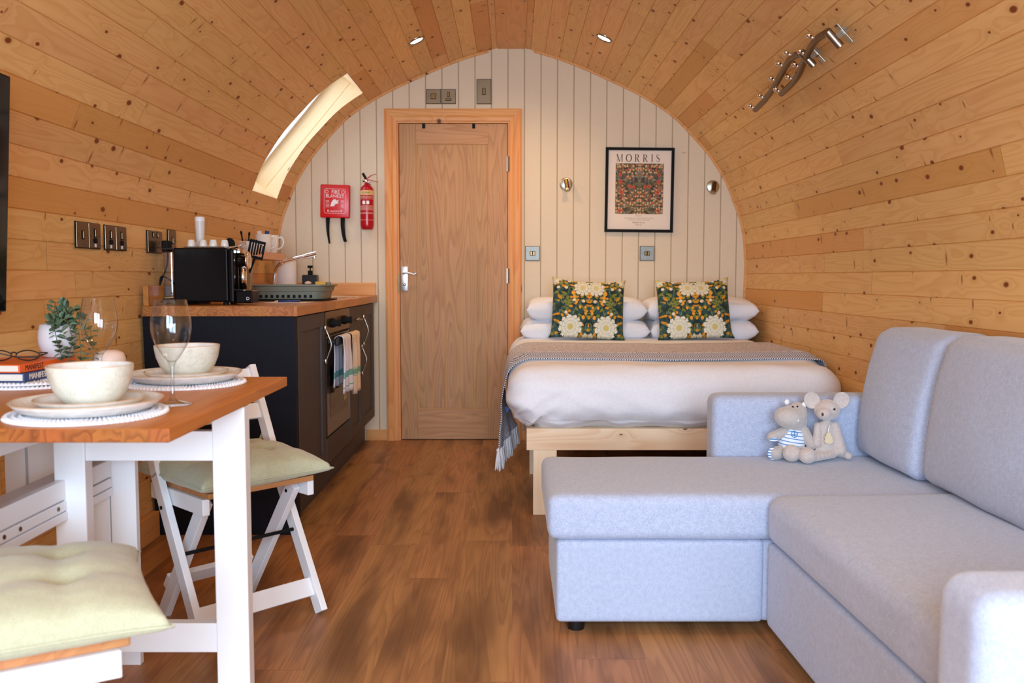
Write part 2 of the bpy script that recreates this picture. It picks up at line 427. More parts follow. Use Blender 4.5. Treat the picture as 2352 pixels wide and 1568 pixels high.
def sthing(name):
    o = bpy.data.objects.new(name, None); COL.objects.link(o); o.empty_display_size = 0.05; o['kind'] = 'structure'; return o
# ---------------------------------------------------------------- room shell: curved pod lined with spruce boards
CX = -0.005; D = 5.58; Y0 = -1.0; BW = 0.0895
PROF = [(0.08, 2.392), (0.279, 2.335), (0.432, 2.278), (0.56, 2.222), (0.704, 2.157), (0.796, 2.110), (0.908, 2.044), (1.008, 1.970), (1.096, 1.882),
        (1.202, 1.765), (1.294, 1.630), (1.333, 1.555), (1.375, 1.446), (1.403, 1.374), (1.430, 1.255), (1.440, 1.135), (1.443, 1.05), (1.438, 0.876),
        (1.432, 0.6), (1.42, 0.3), (1.402, 0.0)]
dense = smooth_path([(x, 0, z) for x, z in PROF], 12)
acc = [0.0]
for a, b in zip(dense, dense[1:]): acc.append(acc[-1]+(b-a).length)
def at_s(s):
    s = max(0, min(acc[-1], s))
    for i in range(1, len(acc)):
        if acc[i] >= s:
            t = (s-acc[i-1])/(acc[i]-acc[i-1]); p = dense[i-1].lerp(dense[i], t); d = (dense[i]-dense[i-1]).normalized()
            return p.x, p.z, (d.z*-1, d.x)      # point and outward normal (x, z)
def s_of_z(z):
    for i in range(1, len(acc)):
        if dense[i].z <= z:
            t = (dense[i-1].z-z)/(dense[i-1].z-dense[i].z); return acc[i-1]+t*(acc[i]-acc[i-1])
def arch_z(x):
    x = abs(x-CX)
    if x < 0.08: return 2.392
    for a, b in zip(dense, dense[1:]):
        if a.x <= x <= b.x and b.z > 1.0: return a.z+(b.z-a.z)*(x-a.x)/max(1e-9, b.x-a.x)
    return 1.0
def half_at_z(z):
    return at_s(s_of_z(z))[0]
s121 = s_of_z(1.21); off = s121 % BW
seams = [0.0]+[off+BW*k for k in range(60) if off+BW*k < acc[-1]-0.01]+[acc[-1]]
if seams[1] < 0.03: seams.pop(1)
SK0 = min(seams, key=lambda s: abs(s-s_of_z(2.075))); SK1 = min(seams, key=lambda s: abs(s-s_of_z(1.50)))
SKY0, SKY1 = 4.83, 5.33
ZW = 1.21
def strips(bm, side, s_from, s_to):
    uvl = bm.loops.layers.uv.verify(); g = 0.0026; dep = 0.0036
    for k, (a, b) in enumerate(zip(seams, seams[1:])):
        if a < s_from-1e-6 or b > s_to+1e-6: continue
        mid = [a, a+g]+[a+g+(b-a-2*g)*q for q in (0.34, 0.67)]+[b-g, b]
        vbase = (k+2)*BW+(0 if side > 0 else 40*BW)
        ys = [Y0, SKY0, SKY1, D+0.02]
        for yi in range(3):
            if side < 0 and yi == 1 and a >= SK0-1e-6 and b <= SK1+1e-6: continue
            ya, yb = ys[yi], ys[yi+1]; row = []
            for i, s in enumerate(mid):
                x, z, (nx, nz) = at_s(s); e = dep if i in (0, len(mid)-1) else 0.0
                X = CX+side*(x+nx*e); Z = z+nz*e
                row.append((bm.verts.new((X, ya, Z)), bm.verts.new((X, yb, Z)), vbase+(s-a)*BW/(b-a)*0.996+0.0001))
            for p, q in zip(row, row[1:]):
                f = bm.faces.new((p[0], p[1], q[1], q[0]))
                for lp in f.loops:
                    v = lp.vert; lp[uvl].uv = (v.co.y, p[2] if v in p[:2] else q[2])
def shell(name, parts):
    bm = B()
    for side, s0, s1 in parts: strips(bm, side, s0, s1)
    me = bpy.data.meshes.new(name); bm.to_mesh(me); bm.free()
    return link(name, me, None, 'clad', kind='structure')
sW = min(seams, key=lambda s: abs(s-s121))
shell('wall_left', [(-1, sW, acc[-1])]); shell('wall_right', [(1, sW, acc[-1])])
c = shell('ceiling', [(-1, 0, sW), (1, 0, sW)])
bm = B(); box(bm, CX-0.082, CX+0.082, Y0, D, 2.386, 2.41)
ob = obj('trim_1', bm, 'pine_y', kind='structure')
# skirting along the left and right walls
for nm, sd in (('baseboard_left', -1), ('baseboard_right', 1)):
    bm = B(); xs = sorted((CX+sd*1.375, CX+sd*1.402)); box(bm, xs[0], xs[1], Y0+.03, 3.49 if sd < 0 else D-.02, 0, 0.10, 0.002); obj(nm, bm, 'pine_y', kind='structure')
# floor
bm = B(); box(bm, -1.46, 1.46, Y0, D+0.05, -0.03, 0.0); obj('floor', bm, 'floor', kind='structure')
# back wall, one painted board after another, with the doorway left open
DX0, DX1, DZ = -0.703, -0.012, 1.957
bm = B(); g = 0.0045
xs = [0.276+0.1*k for k in range(-18, 12)]
segs = []
for a in xs:
    lo, hi = a, a+0.1
    cuts = sorted({max(lo, min(hi, q)) for q in (lo, hi, DX0, DX1)})
    for p, q in zip(cuts, cuts[1:]):
        if q-p < 0.002: continue
        segs.append((p, q, abs(p-lo) < 1e-6, abs(q-hi) < 1e-6))
for p, q, gl, gr in segs:
    if q < -1.47 or p > 1.47: continue
    zb = DZ if (p >= DX0-1e-6 and q <= DX1+1e-6) else 0.0
    pts = ([(p, .004), (p+g, 0)] if gl else [(p, 0)])+([(q-g, 0), (q, .004)] if gr else [(q, 0)])
    for (xa, da), (xb, db) in zip(pts, pts[1:]):
        bm.faces.new([bm.verts.new(v) for v in ((xa, D+da, zb), (xb, D+db, zb), (xb, D+db, arch_z(xb)+.05), (xa, D+da, arch_z(xa)+.05))])
me = bpy.data.meshes.new('wall_back'); bm.to_mesh(me); bm.free(); link('wall_back', me, None, 'boards', kind='structure')
# arch edging strip against the back wall
bm = B(); path = []
for sd in (-1, 1):
    pr = None
    for i in range(0, 121):
        s = 0.06+(acc[-1]-0.07)*i/120; x, z, (nx, nz) = at_s(s)
        P = [(CX+sd*(x-nx*e), y, z-nz*e) for e, y in ((0.0, D-0.011), (0.012, D-0.011), (0.012, D-0.001), (0.0, D-0.001))]
        r = [bm.verts.new(q) for q in P]
        if pr:
            for k in range(4): bm.faces.new((pr[k], pr[(k+1) % 4], r[(k+1) % 4], r[k]))
        pr = r
obj('trim_2', bm, 'pine_y', kind='structure', angle=30)
# baseboard at the back wall between units and door, and right of door
bm = B(); box(bm, -0.905, -0.775, D-0.014, D-0.0005, 0, 0.067, 0.002); box(bm, 0.055, 1.39, D-0.014, D-0.0005, 0, 0.067, 0.002)
obj('baseboard_back', bm, 'pine_x', kind='structure')
# door casing
bm = B()
def casing(bm, pts):   # mitred moulding: outer/inner rectangles in XZ
    prof = [(0.0, 0.016), (0.012, 0.020), (0.04, 0.020), (0.052, 0.013), (0.072, 0.011), (0.0725, 0.0)]
    (x0, x1, zt) = pts; rows = []
    for d, h in prof:
        rows.append([(x0-0.072+d, D-h, 0.0), (x0-0.072+d, D-h, zt+0.072-d), (x1+0.072-d, D-h, zt+0.072-d), (x1+0.072-d, D-h, 0.0)])
    rows.insert(0, [(x0-0.072, D, 0.0), (x0-0.072, D, zt+0.072), (x1+0.072, D, zt+0.072), (x1+0.072, D, 0.0)])
    V = [[bm.verts.new(p) for p in r] for r in rows]
    for a, b in zip(V, V[1:]):
        for k in range(3): 
            f = bm.faces.new((a[k], a[k+1], b[k+1], b[k])); f.material_index = 1 if k == 1 else 0
casing(bm, (DX0, DX1, DZ))
for xa, xb in ((DX0-0.001, DX0+0.012), (DX1-0.012, DX1+0.001)): box(bm, xa, xb, D, D+0.09, 0, DZ)
box(bm, DX0-.001, DX1+.001, D-.0005, D+0.09, DZ-0.012, DZ+0.002, mi=1)
me_ob = obj('trim_3', bm, ('pine_z', 'pine_x'), kind='structure')
# door leaf: honey coloured core seen in the grooves, stiles, rails, five boards
dx0, dx1, dzt = DX0+0.015, DX1-0.015, DZ-0.016; dy = D+0.006
door = sthing('door_1')
bm = B(); box(bm, dx0, dx1, dy+0.008, dy+0.04, 0.006, dzt); obj('door_core', bm, 'honey', door)
bm = B(); box(bm, DX0-.02, DX1+.02, D+.092, D+.10, 0, DZ+.02); obj('door_light_block', bm, 'matte_black', kind='structure')  # added black backing behind the door, blocks sky light at its gaps
px0, px1, pz0, pz1 = -0.583, -0.148, 0.20, 1.815
bm = B()
box(bm, dx0, px0-0.003, dy, dy+0.012, 0.006, dzt, 0.0015); box(bm, px1+0.003, dx1, dy, dy+0.012, 0.006, dzt, 0.0015)
obj('stile', bm, 'oak', door)
bm = B(); box(bm, px0-0.003, px1+0.003, dy, dy+0.012, pz1+0.004, dzt, 0.0015); box(bm, px0-0.003, px1+0.003, dy, dy+0.012, 0.006, pz0-0.004, 0.0015)
obj('rail', bm, 'oak_x', door)
bm = B(); wv = (px1-px0)/5
for k in range(5): box(bm, px0+k*wv+0.0022, px0+(k+1)*wv-0.0022, dy+0.0035, dy+0.012, pz0, pz1, 0.0015)
obj('door_panel', bm, 'oak', door)
bm = B(); box(bm, -0.681, -0.640, dy-0.008, dy, 0.928, 1.078, 0.002)
h = obj('handle_plate', bm, 'satin', door, angle=40); h['label'] = 'satin silver handle plate'
bm = B(); tube(bm, [(-0.664, dy-0.006, 1.033), (-0.664, dy-0.045, 1.034), (-0.650, dy-0.052, 1.038), (-0.620, dy-0.052, 1.036), (-0.600, dy-0.05, 1.029), (-0.588, dy-0.05, 1.034), (-0.582, dy-0.05, 1.04)], lambda t: 0.0062-0.0015*t+0.002*(t > .95), 12)
obj('lever', bm, 'satin', h, smooth=True)
bm = B(); lathe(bm, [(0, -.006), (.009, -.006), (.010, 0), (.010, .002)], 20, (-0.661, dy-0.009, 0.968), axis='Y'); obj('thumb_turn', bm, 'satin', h, smooth=True)
for z in (1.70, 1.02, 0.22):
    bm = B(); cyl(bm, (DX1-0.010, D-0.002, z-0.045), (DX1-0.010, D-0.002, z+0.045), 0.006, 12); box(bm, DX1-0.02, DX1-0.01, D-.001, D+0.01, z-0.045, z+0.045); obj('hinge', bm, 'steel', door)
bm = B(); box(bm, DX0+0.001, DX0+0.0125, D-0.003, D+0.02, 0.92, 1.03); obj('strike_plate', bm, 'bronze', door)
for nm, x in (('left', -0.537), ('right', -0.233)):
    bm = B(); box(bm, x-0.009, x+0.009, dy-0.004, dy-0.0005, dzt-0.028, dzt+0.004, .001); box(bm, x-0.009, x+0.009, dy-0.004, dy+0.03, dzt+0.001, dzt+0.004)
    tag(obj('door_hook', bm, 'matte_black'), 'small black over-door hook on the '+nm+' half of the oak door top', 'hook')
# roof window in the left side of the vault
xa, za, _ = at_s(SK0); xb, zb, _ = at_s(SK1)
A = Vector((CX-xa, 0, za)); Bq = Vector((CX-xb, 0, zb)); ch = (Bq-A).normalized(); nout = Vector((ch.z, 0, -ch.x)).normalized()
if nout.x > 0: nout = -nout
win = sthing('window_1')
dep = 0.185
A2, B2 = A+nout*dep-ch*0.0, Bq+nout*dep
def arcpts(y):
    out = []
    for i in range(17):
        x, z, _ = at_s(SK0+(SK1-SK0)*i/16); out.append(Vector((CX-x, y, z)))
    return out
bm = B(); uvl = bm.loops.layers.uv.verify()
def quad(vs, uvs):
    f = bm.faces.new([bm.verts.new(v) for v in vs])
    for lp, u in zip(f.loops, uvs): lp[uvl].uv = u
for y in (SKY0, SKY1):
    ar = arcpts(y); n = len(ar)
    for i in range(n-1):
        t0, t1 = i/(n-1), (i+1)/(n-1); L = (Bq-A).length
        C0, C1 = A.lerp(Bq, t0)+nout*0.088+Vector((0, y, 0)), A.lerp(Bq, t1)+nout*0.088+Vector((0, y, 0))
        O0, O1 = A2.lerp(B2, t0)+Vector((0, y, 0)), A2.lerp(B2, t1)+Vector((0, y, 0))
        gy = 0.004*(1 if y == SKY1 else -1)
        quad([ar[i], ar[i+1], C1, C0], [(t0*L, 0), (t1*L, 0), (t1*L, 0.088), (t0*L, 0.088)])
        G0, G1 = C0+nout*.003+Vector((0, gy, 0)), C1+nout*.003+Vector((0, gy, 0))
        quad([C0, C1, G1, G0], [(t0*L, .06), (t1*L, .06), (t1*L, .062), (t0*L, .062)])
        quad([G0, G1, C1+nout*.006, C0+nout*.006], [(t0*L, .062), (t1*L, .062), (t1*L, .3), (t0*L, .3)])
        quad([C0+nout*.006, C1+nout*.006, O1, O0], [(t0*L, .3), (t1*L, .3), (t1*L, .37), (t0*L, .37)])
for P, O in ((A, A2), (Bq, B2)):
    a0, a1 = P+Vector((0, SKY0, 0)), P+Vector((0, SKY1, 0)); o0, o1 = O+Vector((0, SKY0, 0)), O+Vector((0, SKY1, 0))
    quad([a0, a1, o1, o0], [(SKY0, 1), (SKY1, 1), (SKY1, 1.15), (SKY0, 1.15)])
me = bpy.data.meshes.new('window_reveal'); bm.to_mesh(me); bm.free(); link('window_reveal', me, win, 'reveal')
bm = B(); 
for p, q in ((A2-ch*.02, A2+ch*.02), (B2-ch*.02, B2+ch*.02)):
    m = (p+q)/2+nout*.012; bar(bm, (m.x, SKY0-.02, m.z), (m.x, SKY1+.02, m.z), 0.045, 0.03, 0.002, up=nout)
for y in (SKY0+.008, SKY1-.008):
    p, q = A2+nout*.012, B2+nout*.012; bar(bm, (p.x, y, p.z), (q.x, y, q.z), 0.03, 0.03, 0.002, up=nout)
obj('window_frame', bm, 'white', win)
bm = B(); vs = [(A2+nout*.012)+Vector((0, SKY0, 0)), (A2+nout*.012)+Vector((0, SKY1, 0)), (B2+nout*.012)+Vector((0, SKY1, 0)), (B2+nout*.012)+Vector((0, SKY0, 0))]
bm.faces.new([bm.verts.new(v) for v in vs]); obj('window_pane', bm, 'pane', win)
# front end wall with glazed double doors (behind the camera)
bm = B(); y = Y0
OX0, OX1, OZ = -1.06, 1.06, 2.05
def wq(x0, x1, zb0):
    n = max(1, int((x1-x0)/0.05))
    for i in range(n):
        a, b = x0+(x1-x0)*i/n, x0+(x1-x0)*(i+1)/n
        if min(arch_z(a), arch_z(b)) <= zb0: 
            continue
        bm.faces.new([bm.verts.new(v) for v in ((a, y, zb0), (b, y, zb0), (b, y, arch_z(b)+.04), (a, y, arch_z(a)+.04))])
wq(-1.45, OX0, 0); wq(OX1, 1.45, 0); wq(-0.8, 0.8, OZ)
obj('wall_front', bm, 'boards', kind='structure')
d2 = sthing('door_2')
for x0, x1 in ((OX0, -0.002), (0.002, OX1)):
    bm = B()
    box(bm, x0, x0+.09, y-.03, y+.02, 0, OZ, .003); box(bm, x1-.09, x1, y-.03, y+.02, 0, OZ, .003)
    box(bm, x0+.09, x1-.09, y-.03, y+.02, OZ-.09, OZ, .003); box(bm, x0+.09, x1-.09, y-.03, y+.02, 0, .16, .003)
    obj('door_frame', bm, 'white', d2)
    bm = B(); box(bm, x0+.085, x1-.085, y-.006, y, .15, OZ-.085); obj('door_pane', bm, 'pane', d2)

# recessed downlights
def downlight(label, px, py, name='ceiling_downlight', power=19):
    x = abs(px-CX); s = None
    for i in range(1, len(dense)):
        if dense[i].x >= x: s = acc[i]; break
    X, Z, (nx, nz) = at_s(s); sd = 1 if px > 0 else -1
    N = Vector((-nx*sd, 0, -nz)); t = thing(name, label, 'light', (CX+sd*X, py, Z), (0, 0, 0), 'recessed ceiling downlights')
    t.rotation_euler = Vector((0, 0, -1)).rotation_difference(N).to_euler()
    bm = B(); lathe(bm, [(0.034, -0.001), (0.035, -0.004), (0.041, -0.008), (0.045, -0.006), (0.046, 0.001)], 40); obj('bezel', bm, 'steel', t, smooth=True)
    bm = B(); lathe(bm, [(0, -0.0015), (0.0345, -0.0015)], 32); obj('bulb', bm, 'lamp', t)
    l = bpy.data.lights.new('lamp_light', 'SPOT'); l.energy = power; l.color = (1.0, 0.66, 0.33); l.spot_size = R(150); l.spot_blend = 0.9; l.shadow_soft_size = 0.035
    o = bpy.data.objects.new('lamp_light', l); COL.objects.link(o); o.parent = t; o.location = (0, 0, -0.02)
    return t
downlight('lit round ceiling downlight left of the ridge, above the oak door', -0.496, 4.852)
downlight('lit round ceiling downlight right of the ridge, on the bed side', 0.473, 4.82)
for y_, w_ in ((2.35, 'middle'), (0.2, 'front')):
    for x_, sd_ in ((-0.49, 'left'), (0.48, 'right')):
        downlight('ceiling downlight %s of the ridge in the %s row, above the frame' % (sd_, w_), x_, y_, power=9)
# ---------------------------------------------------------------- kitchen units
KX = -0.84   # front plane of the doors
def shaker(bm, y0, y1, z0, z1, fr=0.062):
    box(bm, KX-.018, KX, y0, y0+fr, z0, z1, .0015); box(bm, KX-.018, KX, y1-fr, y1, z0, z1, .0015)
    box(bm, KX-.018, KX, y0+fr, y1-fr, z1-fr, z1, .0015); box(bm, KX-.018, KX, y0+fr, y1-fr, z0, z0+fr, .0015)
    box(bm, KX-.018, KX-.009, y0+fr, y1-fr, z0+fr, z1-fr)
def bow(bm, y, z0, z1, horiz=False, y1=None):
    if horiz:
        pts = [(KX, y, z0), (KX+.018, y, z0), (KX+.030, (y+y1)/2, z0), (KX+.018, y1, z0), (KX, y1, z0)]
    else:
        pts = [(KX-.001, y, z0+.004), (KX+.008, y, z0+.006), (KX+.020, y, z0+.035), (KX+.032, y, (z0+z1)/2), (KX+.020, y, z1-.035), (KX+.008, y, z1-.006), (KX-.001, y, z1-.004)]
    path = smooth_path(pts, 6)
    tube(bm, path, .0048, 10, 1)
    for zz in ((z0, z1) if not horiz else ()): box(bm, KX, KX+.012, y-.010, y+.010, zz-.012, zz+.012, .003)
def carcass(name, label, y0, y1):
    t = thing(name, label, 'kitchen cabinet', (KX, (y0+y1)/2, 0), 0); t.location = (0, 0, 0)
    bm = B(); box(bm, -1.36, KX-.02, y0+.001, y1-.001, .155, .857); obj('cabinet_body', bm, 'cabinet', t); return t
t = carcass('kitchen_cabinet', 'charcoal shaker base cabinet at the near end of the run, beside the navy end panel', 3.545, 4.055)
bm = B(); shaker(bm, 3.55, 4.05, .165, .855); d = obj('cabinet_door', bm, 'cabinet', t)
bm = B(); bow(bm, 4.038, .635, .785); obj('handle', bm, 'steel', d, angle=50)
# oven
ov = thing('oven', 'built-in oven with brown glass door and two black knobs, tea towels on its rail', 'oven')
bm = B(); box(bm, -1.36, KX-.02, 4.075, 4.68, .155, .857); obj('oven_body', bm, 'cabinet', ov)
bm = B(); box(bm, KX-.02, KX+.002, 4.083, 4.672, .752, .855, .002); cp = obj('control_panel', bm, 'bronze', ov)
for yy in (4.20, 4.50):
    bm = B(); lathe(bm, [(0, 0), (.022, 0), (.022, .012), (.017, .02), (.013, .032), (0, .032)], 24, (KX+.002, yy, .80), axis='X'); box(bm, KX+.03, KX+.045, yy-.006, yy+.006, .783, .817, .003)
    obj('knob', bm, 'matte_black', cp, smooth=False)
bm = B(); box(bm, KX-.02, KX, 4.083, 4.672, .285, .742, .003); dr = obj('oven_door', bm, 'oven_glass', ov)
bm = B(); box(bm, KX+.0002, KX+.001, 4.15, 4.60, .36, .60); obj('window', bm, 'screen', dr)
bm = B(); box(bm, KX+.036, KX+.052, 4.095, 4.66, .700, .735, .005)
for yy in (4.12, 4.635): box(bm, KX, KX+.04, yy-.01, yy+.01, .708, .728, .003)
obj('handle', bm, 'black', dr)
bm = B(); box(bm, KX+.0005, KX+.0015, 4.50, 4.56, .40, .55); sk = obj('rating_sticker', bm, 'label_cream', dr)
bm = B(); box(bm, KX-.02, KX-.001, 4.083, 4.672, .160, .275, .002); obj('lower_panel', bm, 'cabinet', ov)
bm = B(); box(bm, KX-.02, KX-.004, 4.057, 4.073, .160, .855); obj('filler_strip', bm, 'cabinet', ov)
t = carcass('kitchen_cabinet', 'charcoal base cabinet with a small drawer over its door, right of the oven', 4.69, 5.05)
bm = B(); box(bm, KX-.018, KX, 4.694, 5.046, .705, .855, .002); d = obj('drawer', bm, 'cabinet', t)
bm = B(); bow(bm, 4.83, .785, 0, True, 4.93); obj('handle', bm, 'steel', d, angle=50)
bm = B(); shaker(bm, 4.694, 5.046, .165, .695, .055); d = obj('cabinet_door', bm, 'cabinet', t)
bm = B(); bow(bm, 5.015, .478, .628); obj('handle', bm, 'steel', d, angle=50)
t = carcass('kitchen_cabinet', 'charcoal shaker base cabinet at the far end, against the white boarded wall', 5.055, 5.50)
bm = B(); shaker(bm, 5.059, 5.495, .165, .855); d = obj('cabinet_door', bm, 'cabinet', t)
bm = B(); bow(bm, 5.085, .637, .790); obj('handle', bm, 'steel', d, angle=50)
bm = B(); box(bm, -.925, -.905, 3.545, 5.52, 0, .154); tag(obj('plinth', bm, 'cabinet'), 'dark plinth board along the foot of the kitchen units', 'plinth')
bm = B(); pts = []
ptsz = [0.0, .1, .3, .6, .858]
L = [bm.verts.new((-(half_at_z(z)-.008)+CX*0, 3.50, z)) for z in ptsz]+[bm.verts.new((KX, 3.50, .858)), bm.verts.new((KX, 3.50, 0))]
f = bm.faces.new(L); ext = bmesh.ops.extrude_face_region(bm, geom=[f]); bmesh.ops.translate(bm, vec=(0, .04, 0), verts=[v for v in ext['geom'] if isinstance(v, bmesh.types.BMVert)])
tag(obj('end_panel', bm, 'navy'), 'tall flat navy-black panel closing the near end of the kitchen units', 'panel')
wt = thing('worktop', 'thick oak block worktop with upstands over the dark kitchen units', 'worktop')
bm = B(); box(bm, -1.425, -.828, 3.488, D-.001, .86, .90, .002)
for f in bm.faces:
    if abs(f.normal.y) > .9: f.material_index = 1
obj('slab', bm, ('worktop', 'endgrain'), wt)
bm = B(); box(bm, -1.425, -1.405, 3.50, D-.02, .9005, .978, .001); obj('upstand', bm, 'worktop', wt)
bm = B(); box(bm, -1.404, -.836, D-.021, D-.001, .9005, .978, .001); obj('upstand', bm, 'pine_x', wt)

# tea towels on the oven rail
def towel(label, y0, y1, zf, zb, base, stripes, ph):
    bm = B(); nx, nz = 22, 26; xr = KX+.044
    t = NT('towel_cloth'); z = t.sep(t.coord())[2]; c = base
    for (za, zb_, col) in stripes:
        c = t.mix(t.mul(t.math('GREATER_THAN', z, za), t.math('LESS_THAN', z, zb_)), c, col)
    n = t.noise(t.coord(), 600, 2); t.bump(n, .2, .0006); M['tw'+label] = t.done(c, .9)
    path = [(xr+.016, zf+(0.728-zf)*i/14) for i in range(15)]+[(xr+.012, .738), (xr, .743), (xr-.012, .738)]+[(xr-.020, .728-(.728-zb)*i/12) for i in range(13)]
    rows = []
    for i in range(nx+1):
        u = i/nx; r = []
        for k, (x, z) in enumerate(path):
            dz = max(0, .72-z)
            w = 1-0.25*math.exp(-dz*9) if False else 1.0
            yy = (y0+y1)/2+(u-.5)*(y1-y0)*(0.80+0.25*min(1, dz/.2))
            wave = math.sin(u*PI*5+ph)*0.009*min(1, dz/.08)+math.sin(u*11+ph*2+z*9)*.003*min(1, dz/.08)
            sgn = 1 if k < 16 else -1
            r.append(bm.verts.new((x+wave*(1 if sgn > 0 else .4)+.004*(sgn > 0), yy, z+.006*math.sin(u*6+ph)*(dz > .2))))
        rows.append(r)
    for a, b in zip(rows, rows[1:]):
        for k in range(len(path)-1): bm.faces.new((a[k], a[k+1], b[k+1], b[k]))
    o = obj('tea_towel', bm, 'tw'+label, None, smooth=True); sm = o.modifiers.new('thick', 'SOLIDIFY'); sm.thickness = .0016
    tag(o, label, 'tea towel', 'tea towels on the oven rail')
TE = srgb(120, 184, 180); LI = srgb(232, 230, 240); CR = srgb(238, 212, 184)
towel('white tea towel with pale teal bands, the nearer one on the oven rail', 4.125, 4.37, .475, .50, LI, [(.545, .575, TE), (.50, .506, TE)], .6)
towel('cream tea towel with a green band, the farther one on the oven rail', 4.37, 4.64, .440, .47, CR, [(.535, .562, srgb(120, 176, 148)), (.527, .530, TE), (.567, .570, TE)], 2.0)

# ---------------------------------------------------------------- worktop items
WZ = 0.9005
cm = thing('coffee_machine', 'black pod coffee machine with chrome spout on the near end of the worktop', 'coffee machine', (0, 0, 0))
bm = B(); box(bm, -1.352, -1.135, 3.625, 3.765, WZ+.012, 1.128, .006); body = obj('housing', bm, 'gloss_black', cm)
bm = B(); box(bm, -1.135, -1.112, 3.627, 3.763, WZ+.006, 1.126, .008); obj('front_panel', bm, 'gloss_black', cm)
for x, y in ((-1.33, 3.645), (-1.15, 3.645), (-1.33, 3.745), (-1.15, 3.745)):
    bm = B(); cyl(bm, (x, y, WZ), (x, y, WZ+.013), .013, 14, .010); obj('foot', bm, 'matte_black', cm)
bm = B(); box(bm, -1.112, -1.045, 3.645, 3.745, WZ+.006, .958, .005); tr = obj('drip_tray', bm, 'gloss_black', cm)
txt('D', .018, (-1.062, 3.6445, .925), (R(90), 0, 0), 'white_print', tr)
bm = B(); cyl(bm, (-1.095, 3.695, .962), (-1.095, 3.695, 1.06), .0155, 24); obj('column', bm, 'chrome', cm, smooth=True)
bm = B(); lathe(bm, [(0, 0), (.028, 0), (.030, .006), (.030, .030), (.036, .036), (.037, .040), (.034, .044), (.020, .042), (0, .040)], 36, (-1.112, 3.695, 1.078), axis='X'); obj('spout_knob', bm, 'chrome', cm, smooth=True)
bm = B(); box(bm, -1.113, -1.085, 3.675, 3.715, 1.106, 1.124, .003); obj('hinge_block', bm, 'chrome', cm)
bm = B(); tube(bm, [(-1.150, 3.695, 1.130), (-1.120, 3.695, 1.134), (-1.095, 3.695, 1.146), (-1.080, 3.695, 1.150)], .0055, 12); obj('lever', bm, 'chrome', cm, smooth=True)
bm = B(); box(bm, -1.315, -1.150, 3.640, 3.755, 1.1285, 1.1335, .002); obj('cup_rest', bm, 'steel', cm)
bm = B(); box(bm, -1.400, -1.356, 3.640, 3.750, .925, 1.120, .010, 3); obj('water_tank', bm, 'glass', cm)
bm = B(); box(bm, -1.402, -1.353, 3.638, 3.752, WZ+.004, .925, .003); obj('tank_holder', bm, 'black', cm)
bm = B(); box(bm, -1.402, -1.353, 3.638, 3.752, 1.1205, 1.1285, .002); obj('tank_lid', bm, 'black', cm)
cup = None
for k, x in enumerate((-1.297, -1.253, -1.208, -1.166)):
    if cup is None:
        bm = B(); lathe(bm, [(.0155, 0), (.0165, .001), (.0155, .010), (.0125, .026), (.0105, .0285), (0, .0285)], 24); lathe(bm, [(.0155, 0), (.0145, 0), (.0110, .025), (0, .026)], 24)
        cup = obj('espresso_cup', bm, 'ceramic', None, smooth=True); c2 = cup
    else: c2 = cup.copy(); COL.objects.link(c2)
    c2.location = (x, 3.68+.012*(k % 2), 1.1337)
    tag(c2, ['tiny upturned white cup on the coffee machine, nearest the wall', 'tiny upturned white cup on the coffee machine, second from the wall',
             'tiny upturned white cup on the coffee machine, third from the wall', 'tiny upturned white cup on the coffee machine, nearest its lever'][k], 'cup', 'cups on the coffee machine')
# hand blender standing behind the machine
hb = thing('hand_blender', 'white stick blender standing head down behind the coffee machine', 'blender', (-1.315, 3.84, 1.118)); hb.scale = (1.05, 1.05, .84)
bm = B(); lathe(bm, [(0, 0), (.034, 0), (.040, .008), (.036, .030), (.020, .046), (.0155, .052)], 28); lathe(bm, [(.0155, .050), (.0165, .07), (.019, .12), (.0195, .145), (.0195, .150)], 24); obj('grip', bm, 'pale_plastic', hb, smooth=True)
bm = B(); lathe(bm, [(.0192, .1505), (.0197, .156), (.0195, .170), (.016, .175), (0, .175)], 24); obj('cap', bm, 'white', hb, smooth=True)
# stand for it and a black container behind the machine
bm = B(); lathe(bm, [(0, 0), (.036, 0), (.038, .01), (.036, .210), (.034, .217), (0, .217)], 28, (-1.315, 3.84, WZ)); tag(obj('canister', bm, 'black', None, smooth=False), 'dark canister hidden behind the coffee machine, under the stick blender', 'canister')
# utensils holder behind the machine with slotted turner and spoon
bm = B(); lathe(bm, [(0, 0), (.045, 0), (.048, .15), (.045, .15), (.042, .006), (0, .006)], 28, (-1.19, 3.99, WZ)); tag(obj('utensil_pot', bm, 'steel', None, smooth=False, angle=40), 'metal utensil pot behind the coffee machine holding black utensils', 'pot')
tu = thing('slotted_turner', 'black slotted turner standing in the utensil pot behind the coffee machine', 'kitchen utensil', (-1.115, 3.965, 1.125), (0, R(12), 0))
bm = B()
outl = [(-.028, 0), (-.034, .03), (-.036, .045), (-.028, .052), (0, .050), (.026, .036), (.034, .016), (.028, -.01), (.02, -.03), (-.01, -.035)]
front = [bm.verts.new((x, -.0015, z)) for x, z in outl]; back = [bm.verts.new((x, .0015, z)) for x, z in outl]
